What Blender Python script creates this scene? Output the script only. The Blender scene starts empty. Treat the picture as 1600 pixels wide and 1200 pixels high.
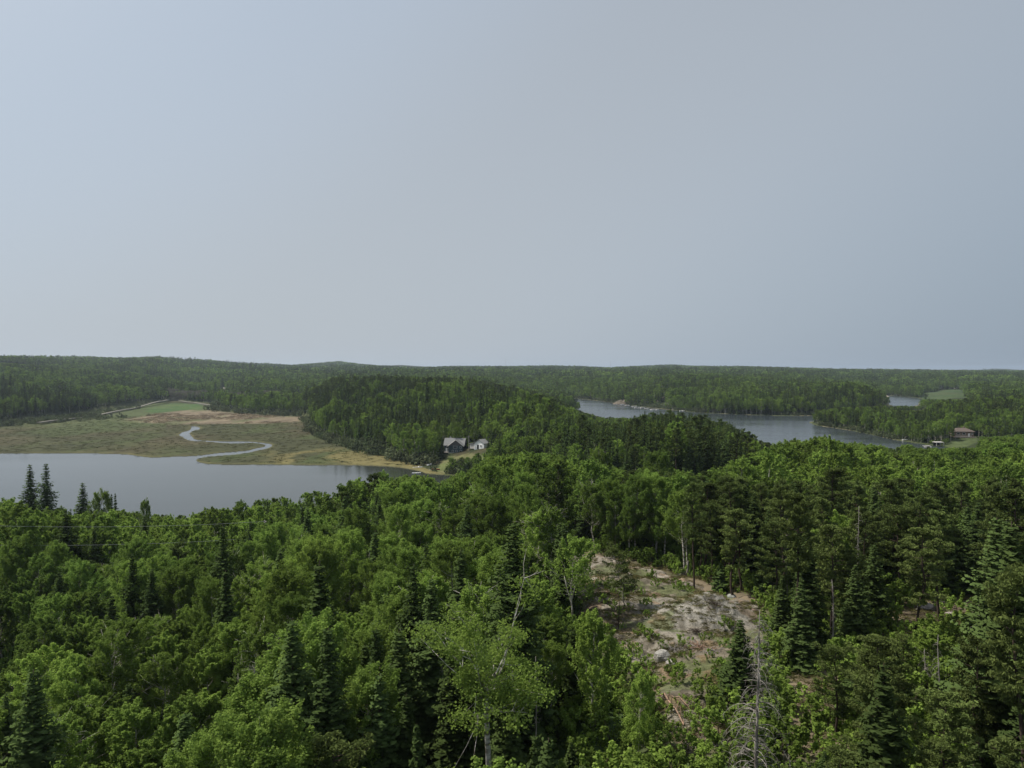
import bpy, math, random
import numpy as np
from mathutils import Vector, Matrix

rng = np.random.default_rng(7)
random.seed(7)
SC = bpy.context.scene
COL = SC.collection

# ------------------------------------------------------------------ camera
F = 1109.0            # focal length in pixels of a 1600 px wide frame
CAMZ = 50.0           # metres above the lake
PITCH = math.atan(22.0 / F)
HAZE = 0.00007
cam_d = bpy.data.cameras.new('camera')
cam_d.sensor_width = 36.0
cam_d.lens = 36.0 * F / 1600.0
cam_d.clip_start = 0.5
cam_d.clip_end = 60000
cam = bpy.data.objects.new('camera', cam_d)
COL.objects.link(cam)
cam.location = (0, 0, CAMZ)
cam.rotation_euler = (math.radians(90) - PITCH, 0, 0)
SC.camera = cam

# ------------------------------------------------------------------ sky and sun
SUN_AZ = math.radians(-72)     # from +Y, negative is to the left
SUN_EL = math.radians(55)
world = bpy.data.worlds.new('World')
SC.world = world
world.use_nodes = True
wn = world.node_tree
wn.nodes.clear()
sky = wn.nodes.new('ShaderNodeTexSky')
sky.sky_type = 'NISHITA'
sky.sun_disc = False
sky.sun_elevation = SUN_EL
sky.sun_rotation = SUN_AZ
sky.air_density = 0.9
sky.dust_density = 3.0
sky.ozone_density = 1.0
sky.altitude = 300
bg = wn.nodes.new('ShaderNodeBackground')
bg.inputs['Strength'].default_value = 0.1
wo = wn.nodes.new('ShaderNodeOutputWorld')
sdir = (math.sin(SUN_AZ) * math.cos(SUN_EL), math.cos(SUN_AZ) * math.cos(SUN_EL), math.sin(SUN_EL))
def wnode(t, **k):
    n = wn.nodes.new(t)
    for a, b in k.items(): setattr(n, a, b)
    return n
def wmath(op, a, b):
    n = wnode('ShaderNodeMath', operation=op)
    for i, k in enumerate((a, b)):
        if isinstance(k, (int, float)): n.inputs[i].default_value = k
        else: wn.links.new(k, n.inputs[i])
    return n.outputs[0]
# thin smoke haze over the clear sky: brighter towards the sun, thickest low down
tcw = wnode('ShaderNodeTexCoord')
dotn = wnode('ShaderNodeVectorMath', operation='DOT_PRODUCT'); wn.links.new(tcw.outputs['Generated'], dotn.inputs[0]); dotn.inputs[1].default_value = sdir
sepw = wnode('ShaderNodeSeparateXYZ'); wn.links.new(tcw.outputs['Generated'], sepw.inputs[0])
ramp = wnode('ShaderNodeValToRGB')
cr = ramp.color_ramp; cr.interpolation = 'B_SPLINE'
mr = wnode('ShaderNodeMapRange'); wn.links.new(dotn.outputs['Value'], mr.inputs[0]); mr.inputs[1].default_value = -1.0; mr.inputs[2].default_value = 1.0
wn.links.new(mr.outputs[0], ramp.inputs[0])
cr.elements[0].position = 0.0; cr.elements[0].color = (.20, .26, .34, 1)
cr.elements[1].position = 1.0; cr.elements[1].color = (1.0, .98, .94, 1)
for p_, c_ in ((.30, (.23, .30, .38)), (.42, (.30, .365, .44)), (.50, (.37, .435, .505)), (.60, (.46, .515, .575)), (.72, (.470, .512, .550)), (.80, (.510, .580, .660)), (.90, (.53, .62, .72))):
    e_ = cr.elements.new(p_); e_.color = (*c_, 1)
hz = wnode('ShaderNodeVectorMath', operation='SCALE'); wn.links.new(ramp.outputs[0], hz.inputs[0]); hz.inputs['Scale'].default_value = 10.0
el_ = wnode('ShaderNodeMapRange'); wn.links.new(sepw.outputs['Z'], el_.inputs[0])
el_.inputs[1].default_value = 0.0; el_.inputs[2].default_value = 0.9; el_.inputs[3].default_value = 0.97; el_.inputs[4].default_value = 0.6
mxw = wnode('ShaderNodeMix', data_type='RGBA')
wn.links.new(el_.outputs[0], mxw.inputs[0]); wn.links.new(sky.outputs[0], mxw.inputs[6]); wn.links.new(hz.outputs[0], mxw.inputs[7])
wn.links.new(mxw.outputs[2], bg.inputs['Color'])
wn.links.new(bg.outputs[0], wo.inputs['Surface'])

sun_d = bpy.data.lights.new('sun', 'SUN')
sun_d.energy = 5.0
sun_d.angle = math.radians(1.5)
sun_d.color = (1.0, 0.93, 0.84)
sun = bpy.data.objects.new('sun', sun_d)
COL.objects.link(sun)
sd = Vector((math.sin(SUN_AZ) * math.cos(SUN_EL), math.cos(SUN_AZ) * math.cos(SUN_EL), math.sin(SUN_EL)))
sun.rotation_euler = sd.to_track_quat('Z', 'Y').to_euler()

SC.view_settings.view_transform = 'Standard'
SC.view_settings.look = 'None'
SC.view_settings.gamma = 1.0
SC.view_settings.use_curve_mapping = False
SC.view_settings.exposure = 0.0
cy = SC.cycles
cy.max_bounces = 5
cy.diffuse_bounces = 2
cy.glossy_bounces = 2
cy.transmission_bounces = 3
cy.volume_bounces = 0
cy.transparent_max_bounces = 4
cy.sample_clamp_indirect = 4.0
cy.use_denoising = True
cy.use_adaptive_sampling = False
cy.caustics_reflective = False
cy.caustics_refractive = False

# ------------------------------------------------------------------ places
def PX(u, v, z=0.0):
    """ground point at height z that the photograph shows at pixel u, v (1600 x 1200)"""
    dx, dy, dz = (u - 800.0) / F, 1.0, (600.0 - v) / F
    c, s = math.cos(PITCH), math.sin(PITCH)
    y = dy * c + dz * s
    zz = -dy * s + dz * c
    t = (z - CAMZ) / zz
    return (dx * t, y * t)

def UD(u, d):
    return (d * (u - 800.0) / F, d)

def to_u(x, y):
    return 800.0 + F * x / np.maximum(y, 1e-3)

def to_v(y, z):
    return 578.0 + F * (CAMZ - z) / np.maximum(y, 1e-3)

def smooth(t):
    t = np.clip(t, 0, 1)
    return t * t * (3 - 2 * t)

# value noise on numpy arrays
_perm = rng.random((256, 256))
def vnoise(x, y):
    xi = np.floor(x).astype(int); yi = np.floor(y).astype(int)
    fx = smooth(x - xi); fy = smooth(y - yi)
    a = _perm[xi % 256, yi % 256]; b = _perm[(xi + 1) % 256, yi % 256]
    c = _perm[xi % 256, (yi + 1) % 256]; d = _perm[(xi + 1) % 256, (yi + 1) % 256]
    return (a * (1 - fx) + b * fx) * (1 - fy) + (c * (1 - fx) + d * fx) * fy

def fbm(x, y, s, octv=4):
    t = np.zeros_like(np.asarray(x, dtype=float)); a = 0.5; n = 0
    for k in range(octv):
        t += a * vnoise(x / s + 17.3 * k + 1000, y / s + 9.1 * k + 1000); n += a
        a *= 0.5; s *= 0.5
    return t / n

def inside(px, py, poly):
    px = np.asarray(px, float); py = np.asarray(py, float)
    c = np.zeros(px.shape, bool)
    n = len(poly)
    for i in range(n):
        x1, y1 = poly[i]; x2, y2 = poly[(i + 1) % n]
        if y1 == y2: continue
        m = ((y1 > py) != (y2 > py)) & (px < (x2 - x1) * (py - y1) / (y2 - y1) + x1)
        c ^= m
    return c

def pdist(px, py, poly, closed=True):
    px = np.asarray(px, float); py = np.asarray(py, float)
    best = np.full(px.shape, 1e18)
    n = len(poly)
    for i in range(n if closed else n - 1):
        x1, y1 = poly[i]; x2, y2 = poly[(i + 1) % n]
        dx, dy = x2 - x1, y2 - y1
        L = dx * dx + dy * dy + 1e-9
        t = np.clip(((px - x1) * dx + (py - y1) * dy) / L, 0, 1)
        best = np.minimum(best, (px - x1 - t * dx) ** 2 + (py - y1 - t * dy) ** 2)
    return np.sqrt(best)

def sdist(px, py, poly):
    """signed distance, negative inside"""
    px = np.asarray(px, float); py = np.asarray(py, float)
    xs = [p[0] for p in poly]; ys = [p[1] for p in poly]
    out = np.full(px.shape, 60.0)
    m = (px > min(xs) - 60) & (px < max(xs) + 60) & (py > min(ys) - 60) & (py < max(ys) + 60)
    if m.any():
        d = pdist(px[m], py[m], poly)
        out[m] = np.where(inside(px[m], py[m], poly), -d, d)
    return out

def smoothpoly(pts, it=1):
    for _ in range(it):
        q = []
        for i in range(len(pts)):
            a = pts[i]; b = pts[(i + 1) % len(pts)]
            q.append((a[0] * .75 + b[0] * .25, a[1] * .75 + b[1] * .25))
            q.append((a[0] * .25 + b[0] * .75, a[1] * .25 + b[1] * .75))
        pts = q
    return pts

pond_px = [(-260, 708), (0, 708.5), (60, 707.5), (150, 708), (200, 709.5), (219, 713), (243, 714.6), (275, 713), (305, 712), (322, 710.5), (339, 707.5), (365, 706),
  (387, 703.5), (402, 699.8), (413, 697.5), (415, 695.6), (408, 693.8), (395, 692.6), (365, 693.5), (342, 692.5), (331, 691.2), (312, 690.2),
  (296, 689), (288, 685), (282, 681), (279, 679.4), (284, 675.8), (294, 672.8), (300, 670), (296, 666), (303, 665.6), (310, 666.8), (315, 669), (310.6, 671.5), (301, 673.6),
  (297, 676.5), (297.5, 680.3), (302, 684.5), (310.6, 687.8), (331, 688.6), (357, 689.3), (380, 689.2), (404, 690.5), (418, 692.2), (426, 694.9), (423, 699.3),
  (410, 703.2), (387, 708), (369, 711), (331, 713.8), (312, 716.4), (305, 720), (311, 723.6), (330, 725), (359, 725.8), (400, 725.4), (450, 726.3), (509, 726.4), (575, 727.2),
  (619, 729.4), (647, 734.4), (659, 738), (681, 741.5), (709, 743), (738, 746), (748, 757), (726, 775), (640, 797), (550, 817), (450, 838), (300, 856), (150, 864), (-260, 872)]
pond = smoothpoly([PX(u, v) for u, v in pond_px], 1)
lake_px = [(872, 621.5), (884, 621), (905, 623.5), (930, 626), (962, 630), (990, 634), (1040, 640), (1100, 645.5), (1150, 647.5), (1200, 649.5), (1262, 650.5),
  (1300, 647), (1350, 645), (1380, 646), (1390, 652), (1350, 655), (1300, 656), (1268, 658.5), (1264, 661), (1275, 665), (1330, 673), (1370, 681), (1400, 688), (1425, 691.5), (1445, 695),
  (1490, 700), (1500, 712), (1470, 725), (1400, 728), (1300, 722), (1200, 706), (1100, 690), (1010, 672), (950, 655), (905, 642), (880, 628)]
lake = smoothpoly([PX(u, v) for u, v in lake_px], 1)
far_px = [(1371, 617.5), (1386, 617.6), (1400, 618.8), (1415, 620.3), (1432, 621.5), (1440, 624), (1436, 632), (1415, 640), (1395, 636), (1388, 628)]
farw = smoothpoly([PX(u, v) for u, v in far_px], 1)
marsh_px = [(-260, 676), (-60, 670), (0, 664), (60, 655), (105, 650), (160, 640), (200, 636), (240, 631), (272, 626.5), (330, 631), (345, 637), (362, 642), (400, 647),
  (470, 649), (482, 655), (490, 672), (505, 684), (535, 694), (570, 702), (610, 714), (650, 728), (700, 746), (620, 760), (300, 790), (-260, 800)]
marsh = [PX(u, v) for u, v in marsh_px]
water_polys = [pond, lake, farw]

# heights of the ground, by direction (photograph column) and depth
D = [4, 10, 30, 50, 70, 90, 120, 160, 200, 250, 300, 380, 480, 600, 750, 900, 1100, 1400, 1800, 2400, 3200, 4500, 7000, 11000]
ROWS = {
 -500: [18,17,14,13,12,11, 8, 4, 1, 1, 1, 1, 1, 1,14,30,48,66,72,74,70,60,40,30],
 -200: [18,17,14,13,12,12,11, 9, 2, 1, 1, 1, 1, 1,12,26,44,65,70,72,70,60,40,30],
 0:    [18,17,15,13,12,12,11, 9, 2, 1, 1, 1, 1, 1,10,22,40,63,67,70,70,60,40,30],
 150:  [18,18,15,13,12,11, 9, 6, 1, 1, 1, 1, 1, 1, 1, 5,18,40,60,75,72,60,40,30],
 230:  [18,18,15,13,12,11, 8, 5, 1, 1, 1, 1, 1, 1, 1, 2, 9,32,54,74,74,60,40,30],
 300:  [18,18,15,14,13,12, 9, 6, 1, 1, 1, 1, 1, 1, 1, 1, 2,12,32,62,73,66,40,30],
 450:  [18,18,16,15,14,13,11, 8, 3, 1, 1, 1, 1, 1, 1, 2, 6,16,26,40,58,66,50,30],
 500:  [18,18,16,15,14,13,11, 8, 4, 1, 1, 1, 1, 4,14,16,14,18,26,40,54,76,55,30],
 540:  [18,18,16,15,14,13,11, 9, 5, 1, 1, 1, 1, 9,24,26,22,22,28,42,54,88,60,30],
 600:  [18,18,16,15,14,13,12,10, 6, 2, 1, 1, 6,18,28,30,24,22,28,42,50,68,60,30],
 700:  [18,18,17,16,15,14,13,11, 8, 4, 2, 5.5,13,23,28,28,22,22,28,38,46,54,56,30],
 850:  [19,19,18,18,18,19,17,15,13,12,13,15,17,15,12, 6, 2,10,24,34,44,59,56,30],
 885:  [19,19,19,19,19,20,18,15,13,12,13,12,10, 4, 1, 1, 1,12,25,34,44,54,53,30],
 950:  [19,19,20,20,20,21,19,16,14,13,13,10, 4, 2, 2, 2, 2,14,26,34,44,48,50,30],
 1080: [20,20,22,22,21.5,20.5,18,16,15,15,15,11, 2, 1, 1, 8,18,22,28,34,44,67,56,30],
 1200: [20,21,23,23,22,21,19,16,15,12, 8, 3, 1, 1, 1, 8,16,20,26,34,42,51,50,30],
 1350: [20,21,24,23,22,21,19,17,14,12, 8, 2, 1, 3, 3,16,14, 8,14,24,32,38,38,30],
 1410: [20,21,24,23,22,21,19,17,15,13, 9, 2, 1, 3, 1, 1, 1, 1,12,20,26,32,36,30],
 1500: [20,21,24,23,22,21,19,17,15,13,10, 4, 2.6, 5, 6, 6, 8, 9,14,20,26,32,36,30],
 1600: [20,21,24,23,22,21,19,17,15,12, 8, 3, 3, 7, 8, 8, 9,11,16,20,26,32,36,30],
 2000: [20,21,24,23,22,21,19,17,15,12, 9, 4, 5,12,12,12,13,14,17,20,26,32,36,30]}
UU = np.array(sorted(ROWS)); HT = np.array([ROWS[k] for k in sorted(ROWS)], float)
LD = np.log(np.array(D, float))

def smooth1(t): return t * t * (3 - 2 * t)

def base_h(x, y):
    x = np.asarray(x, float); y = np.asarray(y, float)
    th = np.arctan2(x, y)
    r = np.hypot(x, y)
    tc = np.clip(th, math.radians(-48), math.radians(48))
    u = np.clip(800 + F * np.tan(tc), UU[0], UU[-1] - 1e-3)
    ld = np.clip(np.log(np.maximum(r * np.cos(tc), 4.001)), LD[0], LD[-1] - 1e-6)
    i = np.clip(np.searchsorted(UU, u, 'right') - 1, 0, len(UU) - 2)
    j = np.clip(np.searchsorted(LD, ld, 'right') - 1, 0, len(LD) - 2)
    a = (u - UU[i]) / (UU[i + 1] - UU[i]); a = smooth1(a)
    b = (ld - LD[j]) / (LD[j + 1] - LD[j])
    z = (HT[i, j] * (1 - a) + HT[i + 1, j] * a) * (1 - b) + (HT[i, j + 1] * (1 - a) + HT[i + 1, j + 1] * a) * b
    w = smooth((np.abs(th) - math.radians(60)) / math.radians(80))
    return z * (1 - w) + 18.0 * w

def ground(x, y):
    x = np.asarray(x, float); y = np.asarray(y, float)
    z = base_h(x, y)
    r = np.hypot(x, y)
    amp = np.interp(r, [0, 60, 200, 600, 1500, 4000, 9000], [0.5, 1.2, 2.0, 4, 9, 16, 18])
    n = fbm(x, y, 140.0, 3) - 0.5
    n2 = fbm(x, y, 620.0, 3) - 0.5
    n3 = fbm(x, y, 22.0, 3) - 0.5
    f = smooth((z - 1.0) / 8.0)
    z = z + f * (n * amp * 1.2 + np.interp(r, [0, 800, 1800, 3000, 8000], [0, 0, 14, 36, 60]) * n2) + n3 * np.minimum(1.6, 0.3 + z * 0.1) * f
    for p in water_polys:
        s = sdist(x, y, p)
        z = np.where(s < 0, np.minimum(z, 0) - 0.25 - np.clip(-s, 0, 12) * 0.12, np.where(s < 45, 0.3 + (z - 0.3) * smooth(s / 45.0), z))
        z = np.where((s >= 0) & (s < 45), np.maximum(z, 0.25 + 0.02 * s), z)
    return z

def g1(x, y): return float(ground(np.array([x]), np.array([y]))[0])

# ------------------------------------------------------------------ mesh helpers
def tag(o, label=None, cat=None, group=None, kind=None):
    if label: o['label'] = label
    if cat: o['category'] = cat
    if group: o['group'] = group
    if kind: o['kind'] = kind
    return o

def raw_mesh(name, V, Fq, mats=(), mi=None, attr=None, smooth_shade=False):
    """V (n,3); Fq list of arrays (m,3) or (m,4) of the same width, or one array"""
    me = bpy.data.meshes.new(name)
    V = np.asarray(V, np.float32)
    if not isinstance(Fq, (list, tuple)): Fq = [Fq]
    Fq = [np.asarray(f, np.int32) for f in Fq if len(f)]
    me.vertices.add(len(V)); me.vertices.foreach_set('co', V.ravel())
    nl = sum(f.size for f in Fq); nf = sum(len(f) for f in Fq)
    me.loops.add(nl); me.loops.foreach_set('vertex_index', np.concatenate([f.ravel() for f in Fq]))
    me.polygons.add(nf)
    tot = np.concatenate([np.full(len(f), f.shape[1], np.int32) for f in Fq])
    st = np.concatenate([[0], np.cumsum(tot)[:-1]]).astype(np.int32)
    me.polygons.foreach_set('loop_start', st)
    for m in mats: me.materials.append(m)
    if mi is not None: me.polygons.foreach_set('material_index', np.asarray(mi, np.int32))
    me.polygons.foreach_set('use_smooth', np.full(nf, bool(smooth_shade)))
    if attr:
        for k, a in attr.items():
            a = np.asarray(a, np.float32)
            if a.ndim == 1:
                at = me.attributes.new(k, 'FLOAT', 'POINT'); at.data.foreach_set('value', a)
            else:
                at = me.attributes.new(k, 'FLOAT_VECTOR', 'POINT'); at.data.foreach_set('vector', a.ravel())
    me.update(calc_edges=True)
    return me

def link(name, me, parent=None, loc=None, rot=None, scale=None):
    o = bpy.data.objects.new(name, me); COL.objects.link(o)
    if parent: o.parent = parent
    if loc is not None: o.location = loc
    if rot is not None: o.rotation_euler = rot
    if scale is not None: o.scale = scale
    return o

def empty(name, loc, rz=0.0):
    o = bpy.data.objects.new(name, None); COL.objects.link(o)
    o.empty_display_size = 0.5
    o.location = loc; o.rotation_euler = (0, 0, rz)
    return o

class MB:
    """collects simple solids into one mesh"""
    def __init__(s): s.v = []; s.q = []; s.t = []; s.n = 0
    def add(s, V, Q=None, T=None):
        V = np.asarray(V, float).reshape(-1, 3)
        if Q is not None and len(Q): s.q.append(np.asarray(Q) + s.n)
        if T is not None and len(T): s.t.append(np.asarray(T) + s.n)
        s.v.append(V); s.n += len(V)
    def box(s, c, d, rz=0.0):
        x, y, z = [k / 2 for k in d]
        V = np.array([(-x,-y,-z),(x,-y,-z),(x,y,-z),(-x,y,-z),(-x,-y,z),(x,-y,z),(x,y,z),(-x,y,z)])
        if rz:
            cc, ss = math.cos(rz), math.sin(rz)
            V = np.stack([V[:,0]*cc - V[:,1]*ss, V[:,0]*ss + V[:,1]*cc, V[:,2]], 1)
        s.add(V + np.array(c), [(0,3,2,1),(4,5,6,7),(0,1,5,4),(1,2,6,5),(2,3,7,6),(3,0,4,7)])
    def prism(s, pts, y0, y1):
        """outline pts (x,z) extruded along y"""
        n = len(pts)
        V = [(p[0], y0, p[1]) for p in pts] + [(p[0], y1, p[1]) for p in pts]
        Q = [(i, (i+1) % n, n + (i+1) % n, n + i) for i in range(n)]
        T = [(0, i + 1, i) for i in range(1, n - 1)] + [(n, n + i, n + i + 1) for i in range(1, n - 1)]
        s.add(V, Q, T)
    def tube(s, P, R, seg=6):
        P = np.asarray(P, float); n = len(P)
        R = np.broadcast_to(np.asarray(R, float), (n,))
        T = np.gradient(P, axis=0); T /= np.linalg.norm(T, axis=1)[:, None] + 1e-9
        ref = np.array([0, 0, 1.0]) if abs(T[:, 2]).mean() < 0.8 else np.array([1.0, 0, 0])
        A = np.cross(T, ref); A /= np.linalg.norm(A, axis=1)[:, None] + 1e-9
        B = np.cross(T, A)
        th = np.arange(seg) * 2 * math.pi / seg
        V = P[:, None] + R[:, None, None] * (A[:, None] * np.cos(th)[None, :, None] + B[:, None] * np.sin(th)[None, :, None])
        i = np.arange(n - 1)[:, None]; j = np.arange(seg)[None]
        Q = np.stack([i*seg + j, i*seg + (j+1) % seg, (i+1)*seg + (j+1) % seg, (i+1)*seg + j], -1).reshape(-1, 4)
        T2 = [((n-1)*seg, (n-1)*seg + k, (n-1)*seg + k + 1) for k in range(1, seg - 1)] if seg > 2 else []
        s.add(V.reshape(-1, 3), Q, T2)
    def mesh(s, name, mat, smooth_shade=False, attr=None):
        V = np.concatenate(s.v)
        fs = []
        if s.q: fs.append(np.concatenate(s.q))
        if s.t: fs.append(np.concatenate(s.t))
        return raw_mesh(name, V, fs, (mat,), attr=attr, smooth_shade=smooth_shade)
    def obj(s, name, mat, parent=None, **k):
        return link(name, s.mesh(name, mat), parent, **k)

# ------------------------------------------------------------------ materials
def new_mat(name):
    m = bpy.data.materials.new(name); m.use_nodes = True
    t = m.node_tree; t.nodes.clear()
    out = t.nodes.new('ShaderNodeOutputMaterial')
    return m, t, out

def N(t, typ, **k):
    n = t.nodes.new(typ)
    for a, b in k.items():
        if a.startswith('_'): setattr(n, a[1:], b)
        else: n.inputs[a.replace('_', ' ')].default_value = b
    return n

def math_n(t, op, a, b=None, c=None):
    n = t.nodes.new('ShaderNodeMath'); n.operation = op
    for i, k in enumerate((a, b, c)):
        if k is None: continue
        if isinstance(k, (int, float)): n.inputs[i].default_value = k
        else: t.links.new(k, n.inputs[i])
    return n.outputs[0]

def mixc(t, fac, a, b, mode='MIX'):
    n = t.nodes.new('ShaderNodeMix'); n.data_type = 'RGBA'; n.blend_type = mode
    for i, k in ((0, fac), (6, a), (7, b)):
        if isinstance(k, (int, float)): n.inputs[i].default_value = k
        elif isinstance(k, tuple): n.inputs[i].default_value = (*k, 1)
        else: t.links.new(k, n.inputs[i])
    return n.outputs[2]

def maprange(t, v, a, b, c, d):
    n = t.nodes.new('ShaderNodeMapRange')
    t.links.new(v, n.inputs[0])
    for i, k in enumerate((a, b, c, d)): n.inputs[i + 1].default_value = k
    return n.outputs[0]

def simple(name, col, rough=0.8, noise=0.15, scale=3.0, metallic=0.0, spec=0.3):
    m, t, out = new_mat(name)
    tc = N(t, 'ShaderNodeTexCoord')
    nz = N(t, 'ShaderNodeTexNoise', Scale=scale, Detail=5.0)
    t.links.new(tc.outputs['Object'], nz.inputs['Vector'])
    f = maprange(t, nz.outputs[0], 0.3, 0.7, 0, 1)
    c = mixc(t, f, tuple(k * (1 - noise) for k in col), tuple(min(1, k * (1 + noise)) for k in col))
    p = N(t, 'ShaderNodeBsdfPrincipled', Roughness=rough, Metallic=metallic)
    p.inputs['Specular IOR Level'].default_value = spec
    t.links.new(c, p.inputs['Base Color'])
    t.links.new(p.outputs[0], out.inputs[0])
    return m

def leaf_mat(name, c1, c2, c3, transl=0.3):
    """c1 usual, c2 the other tone of the stand, c3 fresh tips; var attribute = leaf-to-leaf colour"""
    m, t, out = new_mat(name)
    oi = N(t, 'ShaderNodeObjectInfo')
    at = N(t, 'ShaderNodeAttribute', _attribute_name='var')
    nz = N(t, 'ShaderNodeTexNoise', Scale=0.016, Detail=4.0)
    t.links.new(oi.outputs['Location'], nz.inputs['Vector'])
    st = maprange(t, nz.outputs[0], 0.38, 0.62, 0, 1)
    a = math_n(t, 'MULTIPLY', oi.outputs['Random'], 0.5)
    b = math_n(t, 'MULTIPLY', st, 0.6)
    f = math_n(t, 'ADD', a, b)
    c = mixc(t, f, c1, c2)
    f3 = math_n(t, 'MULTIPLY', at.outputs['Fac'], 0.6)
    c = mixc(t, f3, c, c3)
    r2 = math_n(t, 'FRACT', math_n(t, 'MULTIPLY', oi.outputs['Random'], 37.7))
    br = maprange(t, r2, 0, 1, 0.62, 1.32)
    vm = N(t, 'ShaderNodeVectorMath', _operation='SCALE')
    t.links.new(c, vm.inputs[0]); t.links.new(br, vm.inputs['Scale'])
    df = N(t, 'ShaderNodeBsdfDiffuse')
    tr = N(t, 'ShaderNodeBsdfTranslucent')
    t.links.new(vm.outputs[0], df.inputs[0])
    t.links.new(vm.outputs[0], tr.inputs[0])
    mx = N(t, 'ShaderNodeMixShader'); mx.inputs[0].default_value = transl
    t.links.new(df.outputs[0], mx.inputs[1]); t.links.new(tr.outputs[0], mx.inputs[2])
    t.links.new(mx.outputs[0], out.inputs[0])
    return m

def bark_mat(name, col, dark, scale=2.0, bands=False):
    m, t, out = new_mat(name)
    tc = N(t, 'ShaderNodeTexCoord')
    mp = N(t, 'ShaderNodeMapping'); mp.inputs['Scale'].default_value = (1, 1, 2.5 if bands else 0.3)
    t.links.new(tc.outputs['Object'], mp.inputs[0])
    nz = N(t, 'ShaderNodeTexNoise', Scale=scale, Detail=5.0)
    t.links.new(mp.outputs[0], nz.inputs['Vector'])
    f = maprange(t, nz.outputs[0], 0.42, 0.62, 0, 1)
    c = mixc(t, f, col, dark)
    p = N(t, 'ShaderNodeBsdfDiffuse')
    t.links.new(c, p.inputs[0]); t.links.new(p.outputs[0], out.inputs[0])
    return m

M = {}
M['aspen'] = leaf_mat('aspen_leaves', (0.098, 0.178, 0.036), (0.190, 0.280, 0.052), (0.265, 0.360, 0.085), 0.42)
M['willow'] = leaf_mat('willow_leaves', (0.09, 0.135, 0.055), (0.14, 0.16, 0.085), (0.19, 0.21, 0.125), 0.3)
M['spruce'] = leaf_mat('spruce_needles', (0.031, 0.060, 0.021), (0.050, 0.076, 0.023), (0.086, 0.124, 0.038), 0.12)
M['pine'] = leaf_mat('pine_needles', (0.066, 0.108, 0.030), (0.094, 0.126, 0.036), (0.145, 0.180, 0.056), 0.2)
M['twigs'] = leaf_mat('bare_twigs', (0.13, 0.13, 0.09), (0.16, 0.15, 0.11), (0.20, 0.19, 0.145), 0.2)
M['bark_pale'] = bark_mat('aspen_bark', (0.58, 0.56, 0.50), (0.17, 0.15, 0.12), 1.4, True)
M['bark_grey'] = bark_mat('dead_bark', (0.33, 0.31, 0.28), (0.15, 0.13, 0.115), 3.0)
M['bark_dark'] = bark_mat('conifer_bark', (0.085, 0.066, 0.052), (0.04, 0.032, 0.027), 3.0)
M['bark_red'] = bark_mat('dead_wood', (0.36, 0.24, 0.17), (0.16, 0.12, 0.09), 3.0)

# ground: colour is per-vertex base colour of what covers it, plus fine variation
def ground_mat(name, fine=6.0, amount=0.35, bump=0.3):
    m, t, out = new_mat(name)
    at = N(t, 'ShaderNodeAttribute', _attribute_name='gcol')
    geo = N(t, 'ShaderNodeNewGeometry')
    n1 = N(t, 'ShaderNodeTexNoise', Scale=1.0 / fine, Detail=8.0, Roughness=0.65)
    t.links.new(geo.outputs['Position'], n1.inputs['Vector'])
    n2 = N(t, 'ShaderNodeTexNoise', Scale=0.03, Detail=4.0)
    t.links.new(geo.outputs['Position'], n2.inputs['Vector'])
    f = maprange(t, n1.outputs[0], 0.3, 0.7, 1 - amount, 1 + amount)
    g = maprange(t, n2.outputs[0], 0.3, 0.7, 0.85, 1.15)
    k = math_n(t, 'MULTIPLY', f, g)
    vm = N(t, 'ShaderNodeVectorMath', _operation='SCALE')
    t.links.new(at.outputs['Vector'], vm.inputs[0]); t.links.new(k, vm.inputs['Scale'])
    p = N(t, 'ShaderNodeBsdfPrincipled', Roughness=0.95)
    p.inputs['Specular IOR Level'].default_value = 0.1
    t.links.new(vm.outputs[0], p.inputs['Base Color'])
    b = N(t, 'ShaderNodeBump', Strength=bump, Distance=0.3)
    t.links.new(n1.outputs[0], b.inputs['Height']); t.links.new(b.outputs[0], p.inputs['Normal'])
    t.links.new(p.outputs[0], out.inputs[0])
    return m
M['ground'] = ground_mat('forest_floor', 4.0, 0.35, 0.4)
M['marsh'] = ground_mat('marsh_sedge', 5.0, 0.3, 0.5)

def water_mat(name, col, rough, bump):
    m, t, out = new_mat(name)
    geo = N(t, 'ShaderNodeNewGeometry')
    mp = N(t, 'ShaderNodeMapping'); mp.inputs['Scale'].default_value = (0.5, 1.6, 1)
    t.links.new(geo.outputs['Position'], mp.inputs[0])
    n1 = N(t, 'ShaderNodeTexNoise', Scale=1.1, Detail=4.0)
    t.links.new(mp.outputs[0], n1.inputs['Vector'])
    n2 = N(t, 'ShaderNodeTexNoise', Scale=0.012, Detail=3.0)
    t.links.new(mp.outputs[0], n2.inputs['Vector'])
    p = N(t, 'ShaderNodeBsdfPrincipled')
    p.inputs['Base Color'].default_value = (*col, 1)
    p.inputs['IOR'].default_value = 1.33
    t.links.new(maprange(t, n2.outputs[0], 0.35, 0.65, rough * 0.7, rough * 1.4), p.inputs['Roughness'])
    b = N(t, 'ShaderNodeBump', Strength=bump, Distance=0.05)
    t.links.new(n1.outputs[0], b.inputs['Height']); t.links.new(b.outputs[0], p.inputs['Normal'])
    t.links.new(p.outputs[0], out.inputs[0])
    return m
M['water'] = water_mat('pond_water', (0.03, 0.035, 0.03), 0.09, 0.22)

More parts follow.
